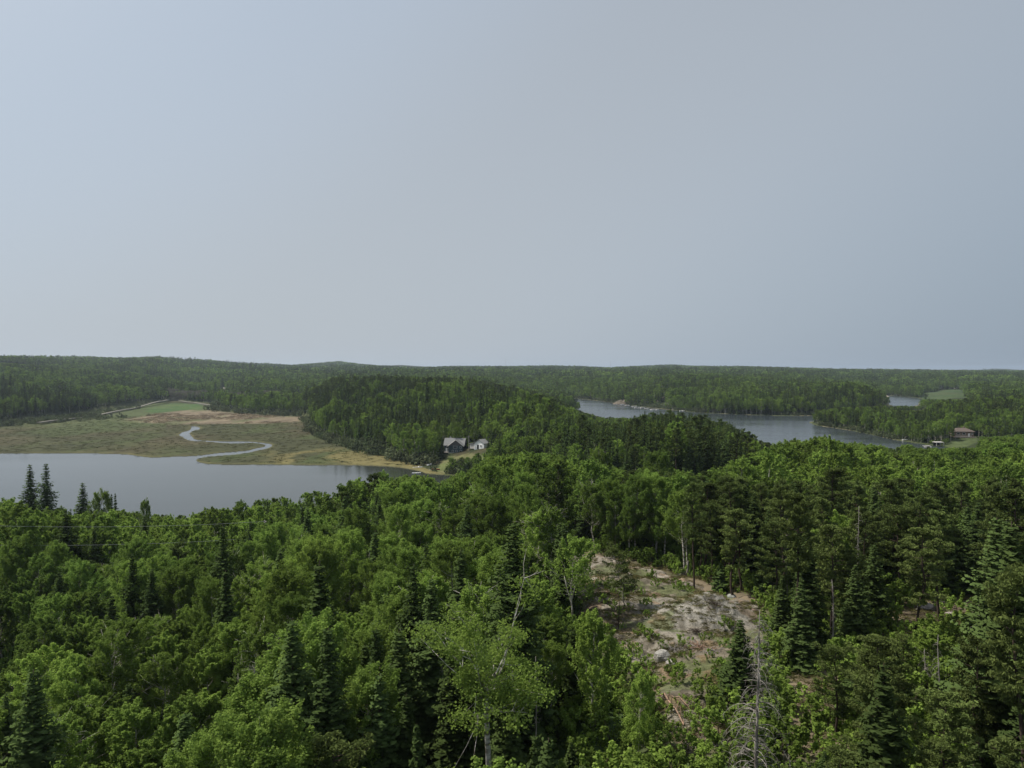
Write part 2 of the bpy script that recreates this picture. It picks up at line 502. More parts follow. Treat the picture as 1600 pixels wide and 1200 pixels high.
def rock_mat(name):
    m, t, out = new_mat(name)
    at = N(t, 'ShaderNodeAttribute', _attribute_name='gcol')
    geo = N(t, 'ShaderNodeNewGeometry')
    n1 = N(t, 'ShaderNodeTexNoise', Scale=1.3, Detail=9.0, Roughness=0.7)
    v1 = N(t, 'ShaderNodeTexVoronoi', Scale=0.9, _feature='DISTANCE_TO_EDGE')
    n2 = N(t, 'ShaderNodeTexNoise', Scale=6.0, Detail=6.0, Roughness=0.7)
    wv = N(t, 'ShaderNodeVectorMath', _operation='ADD')
    nw = N(t, 'ShaderNodeTexNoise', Scale=0.7, Detail=3.0)
    t.links.new(geo.outputs['Position'], nw.inputs['Vector'])
    t.links.new(geo.outputs['Position'], wv.inputs[0]); t.links.new(nw.outputs['Color'], wv.inputs[1])
    for n in (n1, n2): t.links.new(geo.outputs['Position'], n.inputs['Vector'])
    t.links.new(wv.outputs[0], v1.inputs['Vector'])
    crack = maprange(t, v1.outputs['Distance'], 0.0, 0.03, 0.55, 1.0)
    f = math_n(t, 'MULTIPLY', maprange(t, n1.outputs[0], 0.32, 0.68, 0.6, 1.35), crack)
    f = math_n(t, 'MULTIPLY', f, maprange(t, n2.outputs[0], 0.3, 0.7, 0.86, 1.14))
    vm = N(t, 'ShaderNodeVectorMath', _operation='SCALE')
    t.links.new(at.outputs['Vector'], vm.inputs[0]); t.links.new(f, vm.inputs['Scale'])
    p = N(t, 'ShaderNodeBsdfPrincipled', Roughness=0.9)
    p.inputs['Specular IOR Level'].default_value = 0.2
    t.links.new(vm.outputs[0], p.inputs['Base Color'])
    b = N(t, 'ShaderNodeBump', Strength=0.6, Distance=0.15)
    t.links.new(f, b.inputs['Height']); t.links.new(b.outputs[0], p.inputs['Normal'])
    t.links.new(p.outputs[0], out.inputs[0])
    return m
M['rock'] = rock_mat('lichen_rock')

# ------------------------------------------------------------------ land cover
outcrop_px = [(838, 868), (856, 855), (900, 858), (955, 868), (1010, 878), (1050, 893), (1100, 905), (1150, 925), (1200, 945), (1215, 985), (1200, 1030), (1150, 1060), (1130, 1120), (1100, 1180),
              (1040, 1170), (1020, 1100), (985, 1060), (940, 1000), (905, 985), (880, 930), (845, 900)]
def px_on_ground(u, v):
    """march the ray of pixel u,v down to the ground"""
    lo = 20.0
    zc = (600.0 - v) / F
    for d in np.geomspace(25, 3000, 900):
        z = CAMZ + d * (math.tan(math.atan(zc) - PITCH))
        x = d * (u - 800) / F
        if base_h(x, d) >= z: return (x, float(d))
    return UD(u, 3000)
def ground_poly(p): return [px_on_ground(u, v) for u, v in p]
outcrop = smoothpoly(ground_poly(outcrop_px), 1)
crestline = ground_poly([(840, 868), (850, 861), (872, 860), (905, 864), (955, 874), (1010, 885), (1050, 899), (1100, 912), (1125, 920)])
clear2 = ground_poly([(1370, 960), (1400, 940), (1500, 930), (1560, 935), (1540, 990), (1450, 1000), (1380, 995)])
clear3 = ground_poly([(1235, 1080), (1290, 1040), (1330, 1060), (1300, 1180), (1230, 1180)])
tanband = [PX(u, v, .4) for u, v in [(190, 656), (230, 650), (262, 644.5), (290, 641), (330, 641), (345, 643.5), (376, 646), (406, 649.5), (466, 650.5), (482, 656), (460, 659), (425, 661.5), (361, 662), (312, 662.5), (256, 662), (200, 659)]]
field = [PX(u, v, 1) for u, v in [(222, 641), (245, 634.5), (270, 629.5), (300, 630), (328, 633.5), (322, 640), (290, 641), (262, 643), (240, 644)]]
farfield = [UD(u, d) for u, d in [(1440, 1120), (1440, 1420), (1470, 1560), (1500, 1560), (1508, 1300), (1508, 1060), (1480, 1060)]]
lawn = ground_poly([(676, 730), (690, 714), (700, 709), (733, 706), (762, 708), (762, 714), (728, 717), (712, 722), (692, 730), (680, 735)])
lawn2 = [UD(u, d) for u, d in [(1462, 452), (1486, 478), (1494, 500), (1530, 500), (1530, 470), (1500, 450), (1475, 440)]]
road = [PX(u, v, .9) for u, v in [(60, 663), (95, 658), (125, 653.5), (160, 648), (200, 641), (235, 634.2), (262, 629.3), (280, 628.2), (305, 629.8), (330, 634)]]
barewoods = [[UD(u, d) for u, d in [(258, 1130), (262, 1215), (330, 1215), (343, 1180), (330, 1110)]], [UD(u, d) for u, d in [(352, 1050), (352, 1150), (430, 1160), (490, 1130), (470, 1060), (400, 1030)]]]
leftlawn = ground_poly([(-80, 1050), (20, 1040), (30, 1120), (-10, 1180), (-80, 1190)])

def cover(x, y, z):
    """base colour of the ground"""
    n = len(x)
    c = np.tile(np.array([0.030, 0.040, 0.016]), (n, 1))
    r = np.hypot(x, y)
    a = fbm(x, y, 9.0, 3); b = fbm(x + 500, y, 30.0, 3)
    def put(m, col, w=1.0):
        w = np.asarray(w) * m
        c[:] = c * (1 - w[:, None]) + np.array(col) * w[:, None]
    put(np.ones(n), (0.075, 0.060, 0.036), 0.55 * smooth((a - 0.48) / 0.15) * (r < 400))
    put(np.ones(n), (0.045, 0.080, 0.022), 0.7 * smooth((b - 0.5) / 0.12) * (r < 400))
    for p in water_polys:
        s = sdist(x, y, p)
        put((s > -3) & (s < 60), (0.085, 0.10, 0.04), 0.8 * np.clip(1 - s / 6.0, 0, 1))
        put((s > -3) & (s < 60) & (r > 500), (0.17, 0.15, 0.10), 0.8 * np.clip(1 - s / 5.0, 0, 1) * smooth((fbm(x, y, 40, 2) - .45) / .1))
        put(s < -1, (0.03, 0.03, 0.025), 1)
    put(inside(x, y, marsh), (0.09, 0.10, 0.045))
    put(inside(x, y, farfield), (0.042, 0.072, 0.026), 0.9); put(inside(x, y, farfield), (0.065, 0.08, 0.033), .6 * smooth((b - .45) / .1))
    put(inside(x, y, lawn), (0.105, 0.125, 0.045), 0.95); put(inside(x, y, lawn), (0.13, 0.125, 0.06), .7 * smooth((a - .5) / .08))
    put(inside(x, y, lawn2), (0.070, 0.092, 0.036), 0.95)
    put(inside(x, y, leftlawn), (0.05, 0.085, 0.025), 0.9)
    for p in barewoods: put(inside(x, y, p), (0.09, 0.095, 0.055))
    for p in (clear2, clear3, outcrop):
        s = sdist(x, y, p)
        put(s < 3, (0.16, 0.13, 0.088), smooth((3 - s) / 3.0) * (0.35 + 0.65 * smooth((a - 0.35) / 0.2)))
    return c

# ------------------------------------------------------------------ terrain
def grid_mesh(name, X, Y, Z, mat, colf=cover, wrap=False, smooth_shade=True, extra=None):
    nr, nc = X.shape
    i = np.arange(nr - 1)[:, None]; j = np.arange(nc if wrap else nc - 1)[None]
    jn = (j + 1) % nc
    Q = np.stack([i*nc + j, i*nc + jn, (i+1)*nc + jn, (i+1)*nc + j], -1).reshape(-1, 4)
    V = np.stack([X.ravel(), Y.ravel(), Z.ravel()], 1)
    C = colf(X.ravel(), Y.ravel(), Z.ravel())
    return raw_mesh(name, V, Q, (mat,), attr={'gcol': C}, smooth_shade=smooth_shade)

th = np.radians(np.concatenate([np.arange(-48, 48.01, 0.22), np.arange(51, 309, 3)]))
rr = np.concatenate([np.geomspace(1.5, 55, 50)[:-1], np.geomspace(55, 300, 110)[:-1], np.geomspace(300, 1500, 230)[:-1], np.geomspace(1500, 16000, 110)])
R_, T_ = np.meshgrid(rr, th, indexing='ij')
X, Y = R_ * np.sin(T_), R_ * np.cos(T_)
Z = ground(X, Y)
# the marsh and the outcrop are modelled finer as sheets of their own; the ground passes beneath them
mi_ = inside(X, Y, marsh)
ms = sdist(X, Y, marsh)
Z = np.where((ms < 0) & (sdist(X, Y, pond) > 0), np.minimum(Z, 0.3) - smooth(-ms / 6.0) * 1.2, Z)
os_ = sdist(X, Y, outcrop)
Z = np.where(os_ < 0, Z - 0.9 * smooth(-os_ / 2.0), Z)
terr = link('terrain', grid_mesh('terrain', X, Y, Z, M['ground']))
tag(terr, kind='structure')

# marsh sheet
uu = np.arange(-250, 720, 2.0); vv = np.concatenate([np.arange(624, 690, 0.7), np.arange(690, 752, 0.8), np.arange(752, 800, 3.0)])
Ug, Vg = np.meshgrid(uu, vv)
zc = (600.0 - Vg) / F
ang = np.arctan(zc) - PITCH
dd = (0.3 - CAMZ) / np.tan(ang)
X, Y = dd * (Ug - 800) / F, dd
sp = sdist(X, Y, pond)
sp = sp + np.where(Y > 402, .8, .2) + 2.2 * (fbm(X, Y, 7.0, 3) - .5)
sm = sdist(X, Y, marsh)
bank = smooth(sp / 1.2)
Zm = np.where(sp < 0, -0.5, -0.5 + bank * (0.85 + 0.2 * fbm(X, Y, 5.0, 3) + 0.12 * (fbm(X, Y, 1.8, 2) - .5)))
Zm = Zm + np.clip((Y - 650) / 250, 0, 1) * 0.25
Zm = np.where(sm > 0, Zm - np.clip(sm, 0, 12) * 0.12, Zm)
def marsh_cover(x, y, z):
    n = len(x)
    c = np.tile(np.array([0.050, 0.054, 0.025]), (n, 1))
    u = to_u(x, y)
    a = fbm(x, y * 0.45, 26.0, 4); b = fbm(x + 900, y * 0.4, 60.0, 4); e = fbm(x, y, 7.0, 3)
    s = sdist(x, y, pond) + np.where(y > 402, .8, .2) + 2.2 * (fbm(x, y, 7.0, 3) - .5)
    def put(w, col):
        w = np.clip(w, 0, 1)[:, None]; c[:] = c * (1 - w) + np.array(col) * w
    put(smooth((a - 0.48) / 0.14) * .85, (0.055, 0.070, 0.026))
    put(smooth((b - 0.5) / 0.15) * .6, (0.072, 0.060, 0.034))
    put(smooth((y - 560) / 90) * 0.6 * (u < 260), (0.07, 0.095, 0.034))
    # pale yellow sedge along the right-hand shore
    w = smooth((470 - y) / 60) * smooth((u - 380) / 90)
    put(w * smooth((fbm(x, y * .5, 16, 3) - .3) / .2) * .85, (0.155, 0.135, 0.055))
    put(w * smooth((b - .5) / .1) * .6, (0.07, 0.10, 0.032))
    put(smooth(1 - s / 4.0) * (s > 0) * .6, (0.13, 0.125, 0.055))
    st = -sdist(x, y, tanband)
    put(smooth((st + 8) / 16.0 + (e - .5)) * .85, (0.19, 0.155, 0.105))
    put((st > 2) * smooth((fbm(x, y * .3, 11, 3) - .56) / .06) * .45, (0.10, 0.08, 0.055))
    put((st > -12) * smooth((fbm(x + 70, y * .3, 17, 3) - .52) / .08) * .7, (0.085, 0.10, 0.042))
    put(smooth((-sdist(x, y, field) + 3 + 22 * (fbm(x, y, 18, 3) - .5)) / 10) * .9, (0.052, 0.098, 0.028)); put(smooth((-sdist(x, y, field)) / 10) * smooth((a - .5) / .1) * .5, (0.085, 0.105, 0.04))
    # dark channels between the reeds
    ch = np.abs(fbm(x + 300, y * 1.6, 45.0, 3) - 0.5)
    put((u < 210) * smooth((560 - y) / 30) * smooth((y - 440) / 30) * smooth(1 - ch / 0.012) * .85, (0.03, 0.035, 0.02))
    put((s > 0) * smooth(1 - s / 1.0) * .9, (0.045, 0.038, 0.022))
    put(s < -0.3, (0.03, 0.03, 0.025))
    return c
msh = link('marsh', grid_mesh('marsh', X, Y, Zm, M['marsh'], marsh_cover))
tag(msh, kind='structure')

# water
def sheet(name, poly, z, mat, grow=6.0):
    cx = sum(p[0] for p in poly) / len(poly); cy_ = sum(p[1] for p in poly) / len(poly)
    xs = [p[0] for p in poly]; ys = [p[1] for p in poly]
    x0, x1, y0, y1 = min(xs) - grow, max(xs) + grow, min(ys) - grow, max(ys) + grow
    return link(name, raw_mesh(name, [(x0, y0, z), (x1, y0, z), (x1, y1, z), (x0, y1, z)], np.array([[0, 1, 2, 3]]), (mat,)))
tag(sheet('pond_water', pond, 0.0, M['water']), kind='structure')
M['lake'] = water_mat('lake_water', (0.035, 0.045, 0.05), 0.20, 0.5)
tag(sheet('lake_water', lake, 0.004, M['lake']), kind='structure')
tag(sheet('far_lake_water', farw, 0.008, M['lake']), kind='structure')

# rock outcrop
xs = [p[0] for p in outcrop]; ys = [p[1] for p in outcrop]
gx = np.arange(min(xs) - 3, max(xs) + 3, 0.22); gy = np.arange(min(ys) - 3, max(ys) + 3, 0.22)
X, Y = np.meshgrid(gx, gy)
s = sdist(X, Y, outcrop)
Zr = ground(X, Y)
dome = px_on_ground(1105, 965)
dd_ = np.hypot((X - dome[0]) / 8.0, (Y - dome[1]) / 5.5)
crest = px_on_ground(1000, 885)
t_ = fbm(X + 12, Y * 1.4, 4.5, 4) * 5; terr_ = (np.floor(t_) + smooth((t_ % 1 - .7) / .3)) / 5
Zo = Zr + 2.6 * smooth(1 - dd_) + 1.5 * (terr_ - .5) + 0.9 * (fbm(X, Y, 6.0, 4) - 0.5) + 0.35 * (fbm(X, Y, 1.3, 3) - 0.5) + 0.15 * np.abs(fbm(X + 40, Y, 3.0, 3) - 0.5)
Zo = np.where(s > -1.5, Zo - smooth((s + 1.5) / 3.0) * 1.4, Zo)
def rock_cover(x, y, z):
    n = len(x)
    c = np.tile(np.array([0.165, 0.145, 0.105]), (n, 1))
    def put(w, col):
        w = np.clip(w, 0, 1)[:, None]; c[:] = c * (1 - w) + np.array(col) * w
    a = fbm(x, y, 3.5, 4); b = fbm(x + 99, y, 2.0, 3); e = fbm(x + 9, y + 44, 7.0, 3)
    put(smooth((e - .42) / .1) * .8, (0.235, 0.215, 0.175))
    d = np.hypot((x - dome[0]) / 6.5, (y - dome[1]) / 4.5)
    put(smooth((1.15 - d + (a - .5) * 1.2) / .3), (0.30, 0.285, 0.245))
    put(smooth((a - .56) / .06) * .7, (0.09, 0.115, 0.035))
    put(smooth((2.6 - pdist(x, y, crestline, False) + (b - .5) * 2) / 1.0) * .9, (0.27, 0.24, 0.20))
    put(smooth((b - .62) / .05) * .6, (0.18, 0.12, 0.065))
    put(smooth((fbm(x + 31, y + 7, 1.2, 3) - .6) / .05) * .6, (0.07, 0.06, 0.04))
    return c
oc = link('rock_outcrop', grid_mesh('rock_outcrop', X, Y, Zo, M['rock'], rock_cover))
tag(oc, kind='structure')
from_grid = (gx, gy, Zo)
def surf(x, y):
    """height of what one stands on"""
    if inside(np.array([x]), np.array([y]), outcrop)[0]:
        i = int(np.clip(np.searchsorted(gx, x), 1, len(gx) - 1)); j = int(np.clip(np.searchsorted(gy, y), 1, len(gy) - 1))
        return float(Zo[j, i])
    return g1(x, y)

# gravel road and distant road cut
def ribbon(name, pts, w, dz, mat, n=6):
    P = []
    for i in range(len(pts) - 1):
        for k in range(n):
            t = k / n; P.append((pts[i][0] * (1 - t) + pts[i+1][0] * t, pts[i][1] * (1 - t) + pts[i+1][1] * t))
    P.append(pts[-1]); P = np.array(P)
    T = np.gradient(P, axis=0); T /= np.linalg.norm(T, axis=1)[:, None]
    Nn = np.stack([-T[:, 1], T[:, 0]], 1)
    L = P + Nn * w / 2; Rr = P - Nn * w / 2
    zc_ = np.maximum.reduce([ground(P[:, 0], P[:, 1]), ground(L[:, 0], L[:, 1]), ground(Rr[:, 0], Rr[:, 1])]) + dz
    V = []
    for k in range(len(P)):
        V += [(L[k][0], L[k][1], zc_[k] - 1.0), (L[k][0], L[k][1], zc_[k]), (Rr[k][0], Rr[k][1], zc_[k]), (Rr[k][0], Rr[k][1], zc_[k] - 1.0)]
    Q = []
    for k in range(len(P) - 1):
        for q in range(3): Q.append((4*k + q, 4*k + q + 1, 4*k + 5 + q, 4*k + 4 + q))
    return link(name, raw_mesh(name, V, np.array(Q), (mat,)))
M['gravel'] = simple('pale_gravel', (0.17, 0.16, 0.135), 0.95, 0.2, 0.5)
tag(ribbon('gravel_road', road, 3.6, 0.10, M['gravel']), kind='structure')
tag(ribbon('road_cut', [UD(345, 1240), UD(346.5, 1290), UD(349, 1370), UD(350.5, 1420)], 6.0, 0.2, M['gravel']), kind='structure')
tag(ribbon('sandy_track', [UD(1352, 1380), UD(1362, 1440), UD(1372, 1400), UD(1384, 1330)], 14.0, 0.6, simple('sand', (0.42, 0.35, 0.27), .95, .15, .3)), kind='structure')
tag(ribbon('field_track', [UD(1438, 1540), UD(1460, 1575), UD(1480, 1580), UD(1500, 1570)], 10.0, 0.5, M['gravel']), kind='structure')

# ------------------------------------------------------------------ tree building
def rot_about(V, ang):
    c, s = np.cos(ang), np.sin(ang)
    return np.stack([V[:, 0]*c - V[:, 1]*s, V[:, 0]*s + V[:, 1]*c, V[:, 2]], 1)

def leaf_quads(C, Nn, size, g, aspect=1.0, long_dir=None):
    """C centres, Nn normals, size array; returns vertices (n*4,3)"""
    n = len(C)
    Nn = Nn / (np.linalg.norm(Nn, axis=1)[:, None] + 1e-9)
    if long_dir is None: long_dir = g.normal(size=(n, 3))
    A = np.cross(Nn, long_dir); A /= np.linalg.norm(A, axis=1)[:, None] + 1e-9
    B = np.cross(Nn, A); s = size[:, None] / 2
    V = np.stack([C - B * s, C + A * s * aspect * 0.9 + B * s * .1, C + B * s, C - A * s * aspect * 0.9 + B * s * .1], 1)
    return V.reshape(-1, 3)

def quads(n, off=0): return np.arange(n * 4).reshape(n, 4) + off

class Tree:
    def __init__(s): s.wood = MB(); s.L = []; s.var = []
    def leaves(s, V, var): s.L.append(V); s.var.append(np.repeat(var, 4))

def aspen(seed, H, R, nleaf, leaf, wood=True, crown0=0.34, ncl=70, sparse=0.0, shape=1.0, up=.5):
    g = np.random.default_rng(seed); t = Tree()
    lean = g.normal(size=2) * 0.25
    hs_ = np.linspace(-0.6, H * 0.93, 9)
    wob = np.cumsum(g.normal(size=(9, 2)) * 0.09, 0)
    P = np.stack([wob[:, 0] + lean[0] * hs_ / H, wob[:, 1] + lean[1] * hs_ / H, hs_], 1)
    def spine(h): return np.array([np.interp(h, hs_, P[:, 0]), np.interp(h, hs_, P[:, 1]), h])
    tr = 0.011 * H * (1 - 0.93 * (hs_ - hs_[0]) / (hs_[-1] - hs_[0])) + 0.012
    if wood: t.wood.tube(P, tr, 6)
    h0 = H * crown0
    ph = g.random(3) * 6.28
    cc = []
    for k in range(ncl):
        f = g.random() ** 0.8
        h = h0 + (H - h0) * f
        a = g.random() * 6.283
        env = R * (math.sin(math.pi * min(1, (0.10 + 0.86 * f)) ** (0.8 * shape))) ** 0.62
        env *= 1 + 0.24 * math.sin(a * 2 + ph[0]) + 0.18 * math.sin(a * 3 + ph[1] + f * 5)
        rad = env * (0.30 + 0.70 * math.sqrt(g.random()))
        sp = spine(min(h, H * .93))
        c = sp + np.array([math.cos(a) * rad, math.sin(a) * rad, 0]) + g.normal(size=3) * 0.15
        cc.append(c)
    cc.append(spine(H * .93) + np.array([0, 0, H * .05]))
    cc = np.array(cc)
    if wood:
        for c in cc[::2 if sparse < .3 else 1]:
            hb = max(h0 * 0.85, c[2] - 0.35 * math.hypot(c[0], c[1]) * 1.6 - 0.6)
            a = spine(min(hb, H * .9)); m = (a + c) / 2 + np.array([0, 0, -0.18]) + g.normal(size=3) * .1
            r0 = max(0.018, 0.0035 * H * (1 - .6 * hb / H))
            t.wood.tube([a, m, c], [r0, r0 * .6, r0 * .22], 3)
            if sparse > 0:
                for q in range(3):
                    e = c + g.normal(size=3) * .55 + np.array([0, 0, .2])
                    t.wood.tube([m * .4 + c * .6, e], [r0 * .35, 0.008], 3)
    w = g.random(len(cc)) ** 0.7 + 0.35
    if sparse: w *= (g.random(len(cc)) > sparse)
    cnt = np.maximum((w / w.sum() * nleaf).astype(int), 0)
    idx = np.repeat(np.arange(len(cc)), cnt)
    n = len(idx)
    rc = (0.40 + 0.34 * g.random(len(cc))) * (R / 2.4) * (0.85 + .3 * (1 - (cc[:, 2] - h0) / (H - h0)))
    rxy = np.hypot(cc[:, 0], cc[:, 1])[:, None] + .3
    axis = np.concatenate([cc[:, :2] / rxy * .55, np.full((len(cc), 1), .85)], 1) + g.normal(size=(len(cc), 3)) * .18
    slen = rc * (1.5 + 1.5 * g.random(len(cc)))
    dirv = g.normal(size=(n, 3)); dirv /= np.linalg.norm(dirv, axis=1)[:, None]
    tpos = g.random(n) ** .8
    rad = (0.30 + 0.75 * g.random(n) ** 0.6) * rc[idx] * (1.0 - .62 * tpos) * (1 + .2 * g.normal(size=n))
    C = cc[idx] + axis[idx] * ((tpos - .35) * slen[idx])[:, None] + dirv * rad[:, None]
    Nn = dirv * 0.5 + np.array([-.12 * (up > .6), 0, up]) + g.normal(size=(n, 3)) * (0.7 if up < .6 else .5)
    V = leaf_quads(C, Nn, leaf * (0.7 + 0.6 * g.random(n)), g)
    cv = g.random(len(cc)) ** 1.5
    hv = np.clip((C[:, 2] - h0) / (H - h0), 0, 1)
    t.leaves(V, np.clip(cv[idx] * 0.6 + g.random(n) * .4, 0, 1))
    return t

def spruce(seed, H, R, levels, nbr, sprays, size, wood=True, thin=1.0, skirt=0.03):
    g = np.random.default_rng(seed); t = Tree()
    if wood: t.wood.tube([(0, 0, -0.6), (0, 0, H * .5), (0, 0, H * 0.99)], [0.012 * H + .03, 0.008 * H + .01, 0.012], 5)
    Cs, Ns, Ss, Ls, Vs = [], [], [], [], []
    for k in range(levels):
        f = skirt + (0.985 - skirt) * (k + g.random() * .6) / levels
        h = H * f
        Lmax = R * ((1 - f) ** 0.85) * (0.9 + .1 * math.sin(f * 20))+ 0.05 * R
        nb = max(3, int(nbr * (0.55 + 0.45 * (1 - f))))
        a0 = g.random() * 6.28
        for b in range(nb):
            a = a0 + 6.283 * b / nb + g.normal() * .25
            L = Lmax * (0.55 + 0.55 * g.random()) * thin
            if g.random() < 0.08: L *= 1.25
            ns = max(2, int(sprays * L / R) + 1)
            d = np.array([math.cos(a), math.sin(a), 0])
            side = np.array([-d[1], d[0], 0])
            droop = 0.10 + 0.38 * (1 - f) + .1 * g.random()
            s = (np.arange(ns) + .6 + g.random(ns) * .4) / ns
            wdt = 0.34 * L * (1 - s * .75) + .06
            off = (g.random(ns) * 2 - 1) * wdt
            z = h - droop * L * s + 0.16 * L * s ** 2.5
            C = d[None] * (s * L)[:, None] + side[None] * off[:, None]
            C[:, 2] = z + g.normal(size=ns) * .05 - np.abs(off) * .25
            Cs.append(C)
            Nn = np.array([0, 0, 1.0])[None] + d[None] * 0.35 + side[None] * (off / (wdt + .01) * .45)[:, None] + g.normal(size=(ns, 3)) * .25
            Ns.append(Nn)
            Ls.append(np.cross(Nn, (d[None] + side[None] * (off / (wdt + .01) * .8)[:, None]) ))
            Ss.append(size * (0.75 + 0.5 * g.random(ns)) * (0.55 + 0.6 * L / R) )
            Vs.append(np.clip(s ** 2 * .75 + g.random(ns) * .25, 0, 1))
            if wood and L > .6 and g.random() < .5:
                t.wood.tube([(0, 0, h), tuple(d * L * .85 + np.array([0, 0, h - droop * L * .75]))], [0.018, 0.006], 3)
    C = np.concatenate(Cs)
    V = leaf_quads(C, np.concatenate(Ns), np.concatenate(Ss), g, 0.55, np.concatenate(Ls))
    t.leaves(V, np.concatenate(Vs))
    return t

def pine(seed, H, R, nbr, tufts, blades, size, wood=True, crown0=0.3, gnarl=0.0):
    g = np.random.default_rng(seed); t = Tree()
    hs_ = np.linspace(-0.6, H * 0.97, 8)
    wob = np.cumsum(g.normal(size=(8, 2)) * (0.08 + gnarl * .25), 0)
    P = np.stack([wob[:, 0], wob[:, 1], hs_], 1)
    def spine(h): return np.array([np.interp(h, hs_, P[:, 0]), np.interp(h, hs_, P[:, 1]), h])
    if wood: t.wood.tube(P, 0.012 * H * (1 - 0.9 * (hs_ - hs_[0]) / (hs_[-1] - hs_[0])) + .015, 6)
    T0 = []
    ph = g.random(2) * 6.28
    for k in range(nbr):
        f = crown0 + (1 - crown0) * ((k + g.random()) / nbr)
        h = H * min(f, .97)
        a = g.random() * 6.283
        q = (f - crown0) / (1 - crown0)
        L = R * (0.30 + 0.9 * math.sin(math.pi * (0.16 + 0.80 * q)) ** .8) * (0.45 + .65 * g.random()) * (1 + .3 * math.sin(a + ph[0]))
        if q > .93: L *= .5
        d = np.array([math.cos(a), math.sin(a), 0]); side = np.array([-d[1], d[0], 0])
        s0 = spine(h)
        up = 0.05 + 0.45 * q + .15 * g.random()
        pts = [s0, s0 + d * L * .5 + np.array([0, 0, L * up * .25]), s0 + d * L + side * g.normal() * .2 + np.array([0, 0, L * up])]
        if wood: t.wood.tube(pts, [0.03 + 0.008 * L, 0.022, 0.01], 3)
        for j in range(tufts):
            s = 0.35 + 0.65 * (j + g.random()) / tufts
            c = pts[0] * (1 - s) ** 2 + 2 * pts[1] * s * (1 - s) + pts[2] * s * s
            c = c + side * g.normal() * .26 * L * (1.1 - s) + np.array([0, 0, .08 + g.normal() * .08])
            T0.append(c)
    if wood:
        for k in range(int(6 + 10 * gnarl)):   # dead lower limbs
            h = H * (0.12 + (crown0 - .05) * g.random()); a = g.random() * 6.28; s0 = spine(h); L = .5 + g.random() * .9
            t.wood.tube([s0, s0 + np.array([math.cos(a) * L, math.sin(a) * L, -.1])], [.018, .005], 3)
    T0.append(spine(H * .97)); T0 = np.array(T0)
    idx = np.repeat(np.arange(len(T0)), blades); n = len(idx)
    dirv = g.normal(size=(n, 3)); dirv[:, 2] = np.abs(dirv[:, 2]) * .9 - .15
    dirv /= np.linalg.norm(dirv, axis=1)[:, None]
    rt = (0.16 + .2 * g.random(len(T0)))[idx] * (R / 2.0) ** .5
    C = T0[idx] + dirv * (rt * (0.5 + .8 * g.random(n)))[:, None]
    Nn = np.cross(dirv, g.normal(size=(n, 3))) + np.array([0, 0, .5])
    V = leaf_quads(C, Nn, size * (0.7 + .6 * g.random(n)), g, 0.42, np.cross(Nn, dirv))
    tv = g.random(len(T0))
    t.leaves(V, np.clip(tv[idx] * .6 + g.random(n) * .4, 0, 1))
    return t

def snag(seed, H, nb, Lm, droop=0.8, twigs=3, r0=.1, taper=True, top=1.0, bare_to=.05):
    g = np.random.default_rng(seed); t = Tree()
    hs_ = np.linspace(-.5, H * top, 8)
    P = np.stack([np.cumsum(g.normal(size=8) * .04), np.cumsum(g.normal(size=8) * .04), hs_], 1)
    t.wood.tube(P, np.linspace(r0, .018 if taper else r0 * .6, 8), 7)
    for k in range(nb):
        f = bare_to + (0.97 - bare_to) * (k + g.random()) / nb; h = f * H * top
        a = g.random() * 6.28; L = Lm * (1.05 - f) ** .6 * (.32 + .8 * g.random()); droop_k = droop * (.45 + .9 * g.random())
        d = np.array([math.cos(a), math.sin(a), 0]); s0 = np.array([np.interp(h, hs_, P[:, 0]), np.interp(h, hs_, P[:, 1]), h])
        rise = .18 + .2 * g.random()
        S = np.linspace(0, 1, 7)
        pts = s0[None] + d[None] * (S * L * (1 - .15 * S))[:, None] + np.array([0, 0, 1.0])[None] * ((rise * S - droop_k * S ** 2.4) * L)[:, None]
        pts += np.cumsum(g.normal(size=(7, 3)) * .02, 0)
        rb = .018 + .02 * (1 - f) * min(1, L)
        t.wood.tube(pts, np.linspace(rb, .006, 7), 4)
        for q in range(int(twigs * L)):
            i = g.integers(2, 7); e = pts[i] + (d * g.normal() * .15 + np.array([-d[1], d[0], 0]) * g.normal() * .35 + np.array([0, 0, -.35 * g.random()]))
            m = (pts[i] + e) / 2 + np.array([0, 0, .05])
            t.wood.tube([pts[i], m, e], [.008, .006, .004], 3)
    return t

def parts(t, name, wmat, lmat):
    """(trunk mesh, crown mesh)"""
    tm = t.wood.mesh(name + '_trunk', wmat, True) if t.wood.v else None
    cm = None
    if t.L:
        V = np.concatenate(t.L)
        cm = raw_mesh(name + '_crown', V, quads(len(V) // 4), (lmat,), attr={'var': np.concatenate(t.var)})
    return tm, cm

def joined(t, name, wmat, lmat):
    W = t.wood
    Vs, fs, mi, var = [], [], [], []
    off = 0
    if W.v:
        wv = np.concatenate(W.v); Vs.append(wv)
        q = np.concatenate(W.q); fs.append(q); mi.append(np.zeros(len(q), int))
        if W.t:
            tt = np.concatenate(W.t); fs.append(tt); mi.append(np.zeros(len(tt), int))
        var.append(np.zeros(len(wv))); off = len(wv)
    V = np.concatenate(t.L); Vs.append(V); lq = quads(len(V) // 4, off); fs.append(lq); mi.append(np.ones(len(lq), int)); var.append(np.concatenate(t.var))
    return raw_mesh(name, np.concatenate(Vs), fs, (wmat, lmat), mi=np.concatenate(mi), attr={'var': np.concatenate(var)})

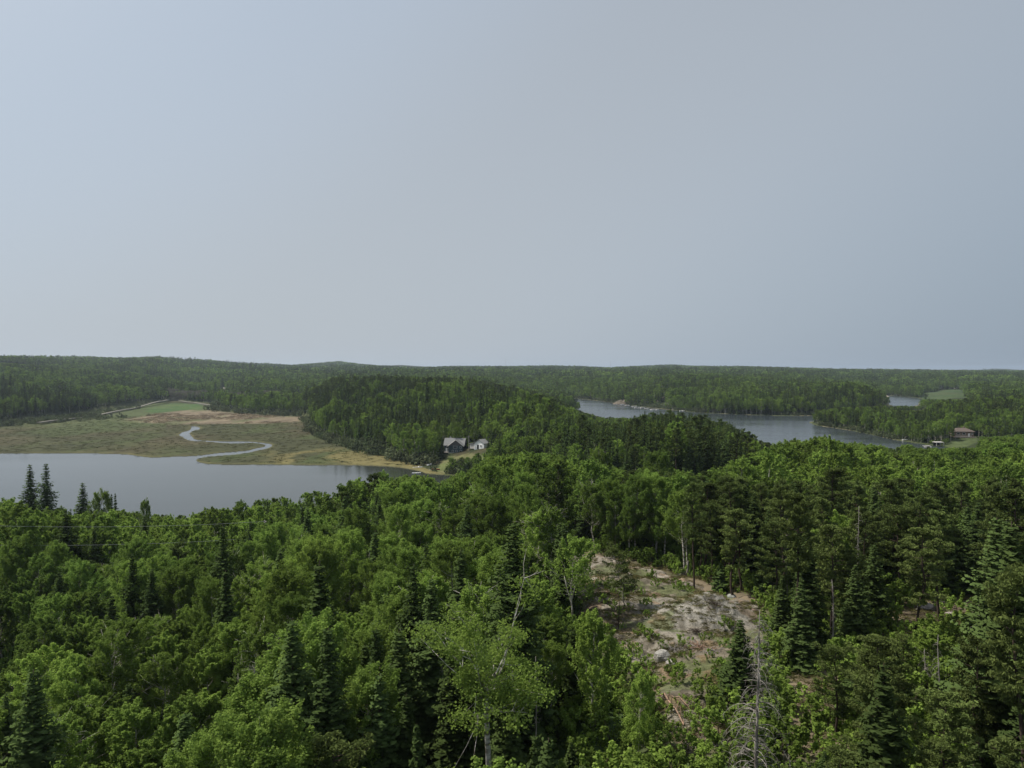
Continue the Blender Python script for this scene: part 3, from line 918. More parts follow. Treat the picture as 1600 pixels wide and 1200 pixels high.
# near kinds: list of (trunk mesh, crown mesh, height, radius)
NEAR = {'aspen': [], 'spruce': [], 'pine': []}
for k in range(8):
    H = [13, 14, 12, 15, 11, 13.5, 12.5, 9][k]; R = [2.3, 2.5, 2.1, 2.5, 2.2, 2.7, 2.0, 1.7][k]
    t = aspen(100 + k, H, R, [29000, 34000, 21000, 24000, 30000, 33000, 17000, 24000][k], 0.127, crown0=[.34, .25, .45, .5, .16, .3, .48, .08][k], sparse=[0, 0, .1, 0, 0, 0, .15, 0][k], ncl=[110, 150, 95, 110, 120, 160, 90, 90][k], shape=[1, .9, 1.1, .8, 1, 1, .85, 1.2][k])
    NEAR['aspen'].append(parts(t, 'aspen', M['bark_pale'], M['aspen']) + (H, R))
for k in range(6):
    H = [13, 11, 14, 9, 12, 7][k]; R = [3.0, 2.5, 3.2, 2.5, 2.3, 1.9][k]
    t = spruce(200 + k, H, R, int(H * 4.4), 12, 44, 0.45)
    NEAR['spruce'].append(parts(t, 'spruce', M['bark_dark'], M['spruce']) + (H, R))
for k in range(6):
    H = [14, 13, 12, 15, 11, 13][k]; R = [1.9, 1.7, 2.1, 1.8, 2.1, 1.6][k]
    t = pine(300 + k, H, R, [46, 40, 46, 48, 44, 42][k], 6, 42, 0.24, crown0=[.46, .5, .34, .52, .26, .42][k], gnarl=.3)
    NEAR['pine'].append(parts(t, 'pine', M['bark_dark'], M['pine']) + (H, R))

# lighter kinds for the woods further off, trunk and crown in one mesh
def stock(tag_, items):
    out = []
    for i, (t, wm, lm) in enumerate(items):
        me = joined(t, tag_, wm, lm)
        o = bpy.data.objects.new(tag_, me)     # a pattern only: it is never linked to the scene
        out.append(o)
    return out
ap, sp_, pn = (M['bark_pale'], M['aspen']), (M['bark_dark'], M['spruce']), (M['bark_dark'], M['pine'])
MID = {
 'aspen': stock('aspen_mid', [(aspen(400 + k, 13, 2.5, 4600, 0.31, crown0=[.3, .38, .25, .34, .2][k], ncl=[75, 65, 90, 70, 60][k]),) + ap for k in range(5)]),
 'spruce': stock('spruce_mid', [(spruce(420 + k, 13, [2.5, 2.0, 2.8][k], 36, 8, 14, 0.7),) + sp_ for k in range(3)]),
 'pine': stock('pine_mid', [(pine(440 + k, 13, 2.0, 36, 5, 20, 0.42, crown0=[.3, .4, .25][k]),) + pn for k in range(3)])}
LOW = {
 'aspen': stock('aspen_low', [(aspen(500 + k, 13, 2.6, 900, 0.66, up=.62, crown0=.28, ncl=30, wood=(k % 2 == 0)),) + ap for k in range(4)]),
 'spruce': stock('spruce_low', [(spruce(520 + k, 13, [2.3, 1.9, 2.5][k], 17, 6, 5, 1.3, wood=False),) + sp_ for k in range(3)]),
 'pine': stock('pine_low', [(pine(540 + k, 13, 2.0, 18, 3, 6, 0.9, crown0=.3),) + pn for k in range(3)])}
def clump(kindf, seed, n, size):
    g = np.random.default_rng(seed); t = Tree()
    for k in range(n):
        q = kindf(seed * 31 + k)
        dx, dy, s = (g.random() - .5) * size, (g.random() - .5) * size, .75 + .5 * g.random()
        for V, v in zip(q.L, q.var):
            t.L.append(rot_about(V, g.random() * 6.28) * s + np.array([dx, dy, 0])); t.var.append(v)
    return t
FAR = {
 'aspen': stock('aspen_far', [(clump(lambda s: aspen(s, 13, 3.0, 90, 1.8, wood=False, ncl=14, crown0=.25, up=.62), 600 + k, 7, 13),) + ap for k in range(4)]),
 'spruce': stock('spruce_far', [(clump(lambda s: spruce(s, 13, 2.2, 7, 4, 2, 2.3, wood=False), 620 + k, 9, 13),) + sp_ for k in range(3)]),
 'pine': stock('pine_far', [(clump(lambda s: pine(s, 13, 2.2, 9, 2, 4, 1.7, wood=False), 640 + k, 8, 13),) + pn for k in range(3)])}

# ------------------------------------------------------------------ where trees may rise to (heights of the tree line seen in the photograph)
def top_limit(u, d):
    u = np.asarray(u, float); d = np.asarray(d, float)
    A = np.interp(u, [-200, 0, 100, 200, 290, 340, 400, 500, 560, 600, 640, 690, 740, 760, 850, 930, 1000, 1100, 1180, 1230, 1290, 1320, 1380, 1402, 1425, 1500, 1700],
                     [790, 775, 792, 797, 803, 792, 778, 765, 745, 738, 742, 752, 730, 715, 705, 722, 738, 738, 705, 690, 683, 690, 697, 712, 698, 690, 690])   # nearest band
    B = np.interp(u, [-200, 560, 640, 690, 700, 735, 760, 800, 850, 880, 905, 930, 955, 985, 1010, 1040, 1075, 1110, 1140, 1165, 1185, 1260, 1400, 1440, 1700],
                     [900, 790, 765, 758, 722, 712, 700, 668, 640, 630, 645, 656, 659, 655, 645, 638, 643, 650, 662, 672, 690, 702, 700, 686, 674])   # 300..560
    Cc = np.interp(u, [-200, 60, 120, 240, 470, 480, 500, 530, 600, 700, 760, 820, 870, 900, 940, 1262, 1266, 1300, 1385, 1392, 1440, 1462, 1500, 1600, 1800],
                      [590, 592, 605, 618, 618, 602, 594, 588, 587, 589, 596, 609, 622, 641, 652, 648, 642, 637, 633, 641, 641, 628, 622, 618, 615])   # 480..850
    Dd = np.interp(u, [-200, 0, 200, 300, 470, 500, 900, 1000, 1150, 1250, 1330, 1360, 1385, 1440, 1500, 1700],
                      [562, 566, 580, 596, 612, 600, 606, 606, 602, 598, 596, 604, 616, 612, 610, 605])    # 850..1500
    E = np.interp(u, [-200, 0, 100, 200, 260, 330, 400, 455, 480, 530, 580, 650, 720, 790, 860, 900, 950, 1000, 1050, 1100, 1150, 1200, 1300, 1400, 1500, 1700],
                     [556, 556, 557, 560, 557, 563, 567, 571, 569, 565, 571, 574.5, 573, 573, 572, 572.5, 575, 572, 570, 573, 572.5, 574, 577, 578, 579, 580])
    bnd = np.interp(u, [0, 860, 900, 1260, 1290, 1700], [374, 374, 560, 560, 480, 480])
    cend = np.interp(u, [0, 930, 950, 1262, 1400, 1430, 1700], [850, 850, 780, 780, 780, 850, 850])
    Dd = np.where((d > 1050) & (u > 320), np.minimum(Dd, E + 8 + (1500 - np.clip(d, 0, 1500)) * .02), Dd)
    aend = np.interp(u, [0, 860, 890, 1180, 1210, 1700], [300, 300, 232, 232, 300, 300])
    v = np.where(d < aend, A, np.where(d < bnd, B, np.where(d < cend, Cc, np.where(d < 1500, Dd, E))))
    v = np.where((d < 135) & (u > 1060), np.maximum(v, 746), v)
    v = np.maximum(v, E)
    return v
# places that must stay in sight: (u0, u1, v0, v1, nearer than)
CLEAR = [(742, 786, 1010, 1210, 48.5), (1150, 1225, 955, 1215, 43), (905, 950, 965, 1150, 59), (975, 1030, 1060, 1210, 52), (1320, 1362, 890, 1000, 71), (1292, 1315, 905, 1005, 69), (1462, 1486, 950, 1060, 56), (1125, 1180, 985, 1120, 57), (28, 62, 1060, 1210, 49), (540, 560, 850, 960, 98), (870, 940, 850, 965, 84), (640, 660, 1140, 1210, 45), (935, 1205, 880, 1062, 82), (838, 1010, 862, 892, 84), (1180, 1215, 905, 960, 70), (1040, 1110, 1060, 1165, 56), (1235, 1290, 1060, 1170, 50), (1385, 1500, 925, 985, 74),
         (652, 692, 722, 740, 330), (1436, 1530, 660, 700, 470), (690, 760, 688, 708, 372), (1410, 1420, 684, 694, 500), (600, 700, 700, 726, 360),
         (1432, 1512, 604, 624, 1100), (1378, 1438, 616, 634, 1000), (218, 332, 626, 642, 900), (940, 1040, 610, 640, 960), (-250, 470, 640, 700, 620)]

def allowed_height(x, y, z, H, R):
    """lower a tree that would stand before what the photograph shows; 0 = no tree"""
    u = to_u(x, y); v = top_limit(u, y)
    zt = CAMZ - (v - 578) * y / F
    Hn = np.minimum(H, zt - z)
    for u0, u1, v0, v1, dn in CLEAR:
        w = F * R / y * 0.8
        m = (y < dn) & (u + w > u0) & (u - w < u1)
        vb = to_v(y, z)
        zt2 = CAMZ - (v1 - 578) * y / F
        Hn = np.where(m & (vb > v0), np.minimum(Hn, zt2 - z), Hn)
    return Hn

def open_ground(x, y):
    m = np.zeros(len(x), bool)
    for p in water_polys: m |= sdist(x, y, p) < 3.0
    for p in (marsh, outcrop, clear2, clear3, farfield, lawn, lawn2, leftlawn): m |= inside(x, y, p)
    for p in barewoods: m |= inside(x, y, p)
    R4 = [road, [UD(345, 1200), UD(346.5, 1290), UD(349, 1370), UD(350.5, 1450)]]
    for p in R4:
        q = (np.hypot(x, y) < 1800)
        if q.any(): m[q] |= pdist(x[q], y[q], p, False) < 9
    hs2 = [(house_xy, 9.5), (shed_xy, 6), (cabin_xy, 9), (boathouse_xy, 6)]
    for (hx, hy), r in hs2: m |= np.hypot(x - hx, y - hy) < r
    return m

house_xy = UD(707, 384); shed_xy = UD(746, 378); cabin_xy = UD(1508.5, 492); boathouse_xy = UD(1470, 462)

def probs(u, d, x, y):
    """shares of aspen, spruce, pine"""
    n1 = fbm(x, y, 38.0, 3); n2 = fbm(x + 3000, y, 120.0, 3); n3 = fbm(x, y + 5000, 300.0, 3)
    A = np.full(len(x), .8); S = np.full(len(x), .17); P = np.full(len(x), .03)
    def put(m, a, s, p):
        A[m] = a; S[m] = s; P[m] = p
    near = d < 135
    put(near & (u < 900), .80, .18, .02)
    put((d < 66) & (u > 520) & (u < 930), .38, .60, .02)
    put((d < 66) & (u > 60) & (u <= 520), .86, .13, .01)
    put((d >= 66) & (d < 100) & (u > 520) & (u < 720), .66, .32, .02)
    put(near & (u > 870) & (u < 1080) & (d > 95), .8, .1, .1)
    put(near & (u >= 1080), .05, .34, .61)
    put((d < 60) & (u >= 1150), .0, .38, .62)
    put((d >= 128) & (d < 320) & (u > 950), .93, .02, .05)
    put((d >= 128) & (d < 240) & (u > 1000) & (u < 1180), .6, .2, .2)
    put((d >= 130) & (d < 215) & (u < 170), .5, .5, 0)
    put((d >= 130) & (d < 300) & (u > 740) & (u < 980), .8, .14, .06)
    m = (d >= 200) & (d < 560) & (u > 880) & (u < 1190); put(m, .10, .66, .24)
    m = (d >= 240) & (d < 560) & (u >= 1190) & (u < 1260); put(m, .3, .4, .3)
    m = (d >= 280) & (d < 420) & (u > 725) & (u < 900); put(m, .62, .3, .08)
    m = (d >= 420) & (d < 850) & (u > 460) & (u < 960)
    c = np.clip((n1 - .50) / .05, 0, 1); A[m] = .88 - .76 * c[m]; S[m] = .2 + .45 * c[m]; P[m] = .05 + .2 * c[m]
    m = (d >= 640) & (d < 900) & (u > 470) & (u < 960); put(m, .2, .35, .45)
    m = (d >= 540) & (d < 860) & (u > 1255)
    A[m] = .45 - .25 * c[m]; S[m] = .4 + .2 * c[m]; P[m] = .15
    m = (d >= 850) | ((d > 600) & (u < 300))
    c = np.clip((.5 * n2 + .5 * n1 - .46) / .06, 0, 1)
    A[m] = .86 - .62 * c[m]; S[m] = .10 + .42 * c[m]; P[m] = .04 + .2 * c[m]
    m = (d > 820) & (d < 1050) & (u > 1200) & (u < 1400); put(m, .25, .55, .2)
    return A, S, P

# horizon test so that nothing is planted on slopes that face away
tg = np.radians(np.arange(-46, 46.1, 0.5)); rg = np.geomspace(20, 9000, 260)
Rg, Tg = np.meshgrid(rg, tg, indexing='ij')
Zg = ground(Rg * np.sin(Tg), Rg * np.cos(Tg))
el = (Zg + 11 - CAMZ) / Rg
cm_ = np.maximum.accumulate(el, axis=0)
cm_ = np.vstack([np.full((3, cm_.shape[1]), -9.0), cm_[:-3]])
def seen(x, y, z, H, margin):
    r = np.hypot(x, y); a = np.arctan2(x, y)
    i = np.clip(np.searchsorted(rg, r), 0, len(rg) - 1); j = np.clip(np.round((a - tg[0]) / (tg[1] - tg[0])).astype(int), 0, len(tg) - 1)
    return (z + H - CAMZ) / r > cm_[i, j] - margin

def scatter(d0, d1, spacing, umin, umax, jit=.85):
    x0, x1 = d1 * (umin - 800) / F, d1 * (umax - 800) / F
    ny = int((d1 - d0) / (spacing * .9)); nx = int((x1 - x0) / spacing)
    gx_, gy_ = np.meshgrid(np.arange(nx), np.arange(ny))
    x = x0 + (gx_ + .5 * (gy_ % 2) + (rng.random(gx_.shape) - .5) * jit) * spacing
    y = d0 + (gy_ + .5 + (rng.random(gx_.shape) - .5) * jit) * spacing * .9
    x = x.ravel(); y = y.ravel()
    u = to_u(x, y)
    m = (u > umin) & (u < umax) & (y >= d0) & (y < d1)
    return x[m], y[m]

def plant(d0, d1, spacing, umin=-120, umax=1720, Hm=13.0, sees=True, margin=0.012, hmin=4.0):
    x, y = scatter(d0, d1, spacing, umin, umax)
    m = ~open_ground(x, y); x, y = x[m], y[m]
    z = ground(x, y)
    m = z > 0.2; x, y, z = x[m], y[m], z[m]
    if sees:
        m = seen(x, y, z, Hm * 1.1, margin); x, y, z = x[m], y[m], z[m]
    u = to_u(x, y)
    A, S, P = probs(u, y, x, y)
    q = rng.random(len(x)) * (A + S + P)
    kind = np.where(q < A, 0, np.where(q < A + S, 1, 2))
    H = Hm * (0.52 + 0.66 * rng.random(len(x)) ** 0.75)
    H = H * (.70 + .62 * np.clip((fbm(x + 77, y, 24.0, 3) - .3) / .4, 0, 1))
    H = np.where(kind == 1, H * (np.where(y < 142, .95, .72) + .42 * rng.random(len(x))) * (1.0 + .28 * (y > 240) + .15 * (y > 420)), H)
    H = np.where((kind == 1) & (y > 200) & (y < 560) & (u > 880) & (u < 1190), H * 1.2, H)
    H = np.where((kind == 2) & (y > 240), H * (1.0 + .2 * rng.random(len(x))), H)
    H = np.where((kind == 2), H * 1.04, H)
    Ha = allowed_height(x, y, z, H, 2.3)
    ok = Ha > hmin
    H = np.where(Ha < H, Ha * (0.58 + .42 * rng.random(len(x)) + np.where((kind > 0) & (y > 300), .16 * rng.random(len(x)), 0)), H)
    return x[ok], y[ok], z[ok], H[ok], kind[ok]

KN = ['aspen', 'spruce', 'pine']

# trees picked out by hand: kind, u, v of the top, depth, radius factor, variant, label
HAND = []
def hand(kind, u, vtop, d, label, rf=1.0, var=0, name=None, group=None, maker=None, cat='tree', base=None):
    x, y = UD(u, d); z = surf(x, y)
    H = CAMZ - (vtop - 578) * d / F - z
    HAND.append((x, y, 1.6 if H < 9 else 2.3))
    return x, y, z, max(H, 1.5)

def place_parts(name, x, y, z, rz, tm, cm, s, label, cat, group=None, sx=1.0):
    e = empty(name, (x, y, z), rz)
    tag(e, label, cat, group)
    if tm: link('trunk', tm, e, scale=(s * sx, s * sx, s))
    if cm: link('crown', cm, e, scale=(s * sx, s * sx, s))
    return e

hero = [
 # kind, u, vtop, depth, variant, width, label
 ('spruce', 45, 724, 172, 0, 1.45, 'tall black spruce at the left end of the pond shore, left of its twin-topped neighbour'),
 ('spruce', 70, 722, 168, 2, 1.4, 'broad dark spruce with two leaders standing against the pond at far left'),
 ('spruce', 127, 753, 160, 0, 1.3, 'lone pointed dark spruce against the pond, right of the two tall ones'),
 ('spruce', 100, 800, 118, 2, 1.4, 'wide dark spruce under the power line below the lone pointed spruce'),
 ('spruce', 172, 770, 165, 4, .7, 'slim spruce spire on the pond shore, left one of a close pair'),
 ('spruce', 178, 769, 166, 1, .7, 'slim spruce spire on the pond shore, right one of a close pair'),
 ('aspen', 155, 768, 158, 2, .9, 'round green aspen on the pond shore beside the lone pointed spruce'),
 ('aspen', 222, 783, 178, 6, .7, 'small upright aspen standing alone at the pond edge under the power line'),
 ('spruce', 46, 1046, 50, 0, 1.15, 'dark green spruce in the bottom left corner beside the small lawn'),
 ('spruce', 600, 925, 68, 2, 1.15, 'dark spruce with drooping boughs between aspens below the middle of the woods'),
 ('spruce', 650, 1132, 46, 5, .8, 'small pointed blue-green spruce at the bottom edge, left of the big bare-limbed aspen'),
 ('spruce', 622, 985, 56, 0, 1.2, 'large shaded spruce rising left of the big bare-limbed aspen'),
 ('spruce', 705, 1010, 54, 2, 1.1, 'yellow-green spruce directly left of the thick pale trunk'),
 ('spruce', 790, 1035, 52, 4, 1.0, 'narrow blue-green spruce directly right of the thick pale trunk'),
 ('spruce', 838, 1150, 44, 5, .8, 'pointed spruce sapling at the bottom edge right of the pale trunk'),
 ('aspen', 925, 962, 60, 7, .95, 'bright green aspen just below the rocky outcrop, left of the fallen logs'),
 ('aspen', 1000, 1052, 53, 4, .75, 'light green young aspen at the bottom edge beneath the white boulder'),
 ('aspen', 865, 1010, 62, 3, .8, 'deep green aspen between the pale trunk and the bright aspen below the outcrop'),
 ('spruce', 1160, 968, 58, 3, 1.25, 'bushy green spruce leaning against the outcrop, left of the grey dead spruce'),
 ('spruce', 1340, 882, 72, 0, 1.1, 'pointed blue-green spruce among the pines right of the grey dead spruce'),
 ('spruce', 1368, 850, 78, 2, 1.1, 'dark spruce just behind the pointed blue-green one among the pines'),
 ('spruce', 1225, 898, 72, 4, 1.0, 'tall slim spruce at the right end of the rocky outcrop'),
 ('spruce', 1582, 905, 50, 2, 1.5, 'big pale green spruce at the right edge of the picture'),
 ('spruce', 1255, 905, 66, 1, 1.15, 'full spruce behind the grey dead spruce, right of the slim one'),
 ('pine', 1087, 755, 98, 0, .8, 'tall dark pine standing at the back right of the rocky outcrop'),
 ('pine', 1112, 790, 104, 4, .8, 'olive pine to the right of the tall dark pine behind the outcrop'),
 ('pine', 1150, 800, 92, 2, 1.25, 'spreading olive pine behind the rock dome'),
 ('pine', 1305, 735, 96, 3, 1.1, 'tallest pine of the right-hand grove, its top above the aspens'),
 ('pine', 1392, 750, 96, 1, 1.1, 'tall pine next to the tallest one of the right-hand grove'),
 ('pine', 1470, 800, 76, 5, 1.15, 'pine with long bare dark trunk above the dead tree in the right clearing'),
 ('pine', 1440, 830, 72, 2, 1.2, 'pine with bare lower trunk at the left side of the right clearing'),
 ('pine', 1590, 770, 80, 4, 1.4, 'wide olive pine cut by the right edge of the picture'),
 ('aspen', 1030, 705, 172, 1, 1.35, 'large round bright aspen with white forked trunk, right of the two white birch stems'),
 ('aspen', 550, 832, 100, 5, 1.0, 'thin-crowned grey-green aspen with long pale trunk in the middle of the woods'),
 ('aspen', 632, 850, 88, 3, 1.2, 'tall aspen with a slender white trunk right of the thin-crowned one'),
 ('aspen', 440, 885, 80, 1, 1.3, 'big round dark-centred aspen left of the middle of the woods'),
 ('aspen', 985, 790, 118, 0, 1.0, 'bright round aspen behind the middle of the rocky outcrop'),
 ('aspen', 935, 700, 165, 6, .9, 'white-stemmed aspen, left one of two pale stems above the outcrop'),
 ('aspen', 945, 705, 163, 2, .8, 'white-stemmed aspen, right one of two pale stems above the outcrop'),
 ('aspen', 666, 676, 388, 1, 1.3, 'large green aspen left of the dark teal house'),
 ('aspen', 652, 690, 384, 5, 1.2, 'rounded aspen at the shore left of the large aspen by the house'),
 ('aspen', 681, 688, 380, 7, 1.3, 'low leafy aspen touching the left corner of the dark teal house'),
 ('spruce', 690, 682, 376, 2, .9, 'dark spruce at the left corner of the dark teal house'),
 ('aspen', 706, 716, 348, 7, 1.3, 'low bushy aspen at the foot of the lawn below the house'),
 ('aspen', 722, 715, 352, 4, 1.2, 'bushy aspen below the lawn, right of the low one'),
 ('spruce', 763, 690, 372, 0, 1.1, 'dark spruce directly right of the white shed'),
 ('spruce', 778, 684, 380, 2, 1.1, 'second dark spruce right of the white shed'),
 ('pine', 1052, 868, 112, 4, .9, 'short olive pine on the crest behind the outcrop'),
 ('spruce', 1128, 880, 96, 5, 1.2, 'small bushy spruce at the back right of the rock dome'),
 ('aspen', 1062, 1040, 64, 7, 1.2, 'small leafy aspen shrub beneath the pale boulders'),
 ('aspen', 1093, 1088, 60, 7, 1.3, 'low leafy aspen clump beside the reddish fallen trunk'),
 ('spruce', 742, 716, 292, 2, 1.1, 'dark brownish spruce in front of the white shed by the pond'),
 ('spruce', 725, 722, 300, 0, 1.1, 'dark spruce between the lawn and the spruce before the white shed'),
]
def far_from_hand(x, y, k=1.0):
    m = np.ones(len(x), bool)
    for hx, hy, r in HAND: m &= np.hypot(x - hx, y - hy) > r * k
    return m
for kind, u, vt, d, var, wf, lab in hero:
    x, y, z, H = hand(kind, u, vt, d, lab)
    tm, cm, H0, R0 = NEAR[kind][var]
    s = H / H0
    sx = wf * max(1, min(1.6, .8 / s)) * (1.0 if s < 1.2 else 1.1 / s * 1.1)
    place_parts(kind + '_tree', x, y, z, rng.random() * 6.28, tm, cm, s, lab, kind + ' tree', None, sx)

# the big half-bare aspen whose pale trunk rises from the bottom edge
t = aspen(777, 16.0, 3.6, 5200, 0.2, ncl=60, crown0=.5, sparse=.35)
g_ = np.random.default_rng(5)
x, y = UD(762, 49); z = surf(x, y)
tr_ = MB(); Ht = CAMZ - (925 - 578) * y / F - z
hs_ = np.linspace(-.6, Ht * .62, 8)
tr_.tube(np.stack([.10 * np.sin(hs_ * .5), 0 * hs_, hs_], 1), np.linspace(.24, .17, 8), 10)
fork = np.array([.1, 0, Ht * .6])
lm = MB()
ends = []
for k in range(13):
    a = k * 2.4 + g_.random() * .6; L = 2.0 + 2.4 * g_.random(); up = .35 + .9 * g_.random() + (1.6 if k % 4 == 0 else 0)
    b0 = fork - np.array([0, 0, g_.random() * 1.6 if k > 3 else 0])
    d_ = np.array([math.cos(a), math.sin(a), 0])
    S = np.linspace(0, 1, 6)
    pts = b0[None] + d_[None] * (S * L * (.75 if k % 4 == 0 else 1))[:, None] + np.array([0, 0, 1.])[None] * ((S ** 1.2) * L * up * .8)[:, None] + np.cumsum(g_.normal(size=(6, 3)) * .09, 0)
    pts[0] = b0
    lm.tube(pts, np.linspace(.065, .014, 6), 6)
    for q in range(7):
        i = g_.integers(1, 6); L2 = .7 + g_.random() * 1.4
        e = pts[i] + (d_ * .5 + g_.normal(size=3) * .6 + np.array([0, 0, .5])) * L2
        m_ = (pts[i] + e) / 2 + g_.normal(size=3) * .08
        lm.tube([pts[i], m_, e], [.028, .018, .008], 4)
        ends.append(e); ends.append(m_ * .4 + e * .6)
ends = np.array(ends); ends = ends[(ends[:, 2] < Ht)]
idx = np.repeat(np.arange(len(ends)), (100 * (g_.random(len(ends)) > .1) * (g_.random(len(ends)) + .5)).astype(int))
Cc_ = ends[idx] + g_.normal(size=(len(idx), 3)) * .42 * np.array([1, 1, .7])
Vv = leaf_quads(Cc_, g_.normal(size=(len(idx), 3)) * .8 + np.array([0, 0, .8]), .17 * (.7 + .6 * g_.random(len(idx))), g_)
e = empty('aspen_tree', (x, y, z), 0)
tag(e, 'big half-bare aspen with a thick pale trunk and spreading limbs at the bottom edge', 'aspen tree')
tr_.obj('trunk', M['bark_pale'], e)
lm.obj('limbs', M['bark_pale'], e)
link('crown', raw_mesh('crown', Vv, quads(len(idx)), (M['aspen'],), attr={'var': g_.random(len(Vv))}), e)
HAND.append((x, y, 3.0))

def unique_tree(t, name, u, d, H, H0, label, cat, wmat, lmat=None, rz=0.0, r=1.8, sx=1.0):
    x, y = UD(u, d); z = surf(x, y)
    tm, cm = parts(t, name, wmat, lmat)
    s = H / H0
    HAND.append((x, y, r))
    return place_parts(name, x, y, z, rz, tm, cm, s, label, cat, None, sx)

# aspen on the outcrop, jack pine beside it
bx, by = px_on_ground(893, 975)
t = aspen(811, 9.6, 2.9, 6500, .2, crown0=.42, ncl=46)
for dx, dz in ((-.8, 5.5), (.9, 6.0), (.2, 7.0)):
    t.wood.tube([(0, 0, 2.6), (dx * .5, .1, 3.9), (dx, .1, dz)], [.1, .07, .03], 6)
unique_tree(t, 'aspen_tree', 893, by, CAMZ - (843 - 578) * by / F - surf(*UD(893, by)), 9.6, 'rounded bright aspen with a crooked white forked trunk on the left of the outcrop', 'aspen tree', M['bark_pale'], M['aspen'], .4, 2.4)
d_ = by + 2.5
t = pine(812, 8.5, 3.1, 52, 5, 36, .24, crown0=.22, gnarl=1.0)
unique_tree(t, 'pine_tree', 985, d_, CAMZ - (862 - 578) * d_ / F - surf(*UD(985, d_)), 8.5, 'gnarled dark jack pine growing on the outcrop right of the forked aspen', 'pine tree', M['bark_grey'], M['pine'], 1.0, 2.6)
d_ = by - 3
t = snag(813, 4.2, 30, 1.9, .5, 8, .07)
unique_tree(t, 'dead_tree', 968, d_, 4.3, 4.2, 'dark tangled dead tree beneath the gnarled pine on the outcrop', 'dead tree', M['bark_dark'])

# dead trees
t = snag(901, 11.0, 120, 2.8, .8, 8, .14)
unique_tree(t, 'dead_spruce', 1187, 44, CAMZ - (955 - 578) * 44 / F - surf(*UD(1187, 44)), 11.0, 'tall grey dead spruce with drooping bare branches at the bottom of the picture', 'dead tree', M['bark_grey'])
t = snag(902, 8.0, 90, .55, .9, 5, .12, bare_to=.02)
unique_tree(t, 'dead_spruce', 1304, 70, 7.4, 8.0, 'narrow grey dead spruce column left of the pointed blue-green spruce', 'dead tree', M['bark_grey'])
t = snag(903, 7.5, 20, 1.5, 1.1, 5, .12, bare_to=.42)
unique_tree(t, 'dead_tree', 1474, 57, 6.0, 7.5, 'dark dead trunk with pale curled branches before the right clearing', 'dead tree', M['bark_grey'])
t = snag(904, 4.0, 26, 1.4, 1.0, 7, .08, bare_to=.2)
unique_tree(t, 'dead_tree', 1452, 60, 3.8, 4.0, 'short pale curled dead tree left of the dark dead trunk', 'dead tree', M['bark_grey'])
for k, (u, d, H, lab) in enumerate([
    (836, 52, 10.5, 'thin grey leafless trunk right of the big half-bare aspen'),
    (800, 55, 10.5, 'thin pale leafless trunk just behind the big half-bare aspen'),
    (687, 57, 11, 'slender broken grey trunk left of the big half-bare aspen'),
    (993, 165, 12, 'leaning pale dead trunk below the dark pines in the centre'),
    (1232, 84, 11, 'grey bare-topped dead tree at the left of the pine grove'),
    (1345, 83, 12.5, 'grey dead tree with curled top in the middle of the pine grove'),
    (1575, 116, 13.5, 'bleached dead treetop above the pines near the right edge'),
    (1535, 62, 7, 'grey dead branches at the right side of the right clearing'),
    (1241, 43, 3.4, 'small thin leafless sapling on the bare ground at the bottom right'),
    (575, 96, 13.5, 'grey bare-topped tree behind the thin-crowned aspen')]):
    t = snag(920 + k, H, int(20 + H), [1.1, .8, .9, 1.2, 1.5, 1.5, 1.5, 1.5, 1.0, 1.3][k], -.1 if k in (0, 1, 2, 3, 9) else .5, 4, .075 if H > 5 else .04, bare_to=.5 if H > 9 else .1)
    unique_tree(t, 'dead_tree', u, d, H, H, lab, 'dead tree', M['bark_grey'], rz=k, r=1.2)

# ------------------------------------------------------------------ the wood near the camera: single trees
nx, ny_, nz_, nH, nk = plant(33, 142, 4.15, -160, 1760, 13.4, sees=False, hmin=3.2)
m = far_from_hand(nx, ny_)
nx, ny_, nz_, nH, nk = nx[m], ny_[m], nz_[m], nH[m], nk[m]
order = np.argsort(np.hypot(nx, ny_))
print('near candidates', len(nx), np.bincount(nk))
count = {'aspen': sum(h[0] == 'aspen' for h in hero) + 2, 'spruce': sum(h[0] == 'spruce' for h in hero), 'pine': sum(h[0] == 'pine' for h in hero) + 1}
singles = {k: [] for k in KN}
REST = {k: [] for k in KN}
for i in order:
    k = KN[nk[i]]
    infr = -60 < to_u(nx[i], ny_[i]) < 1660 and to_v(ny_[i], nz_[i] + nH[i]) < 1270
    if infr and count[k] < 300:
        count[k] += 1; singles[k].append(i)
    else:
        REST[k].append(i)

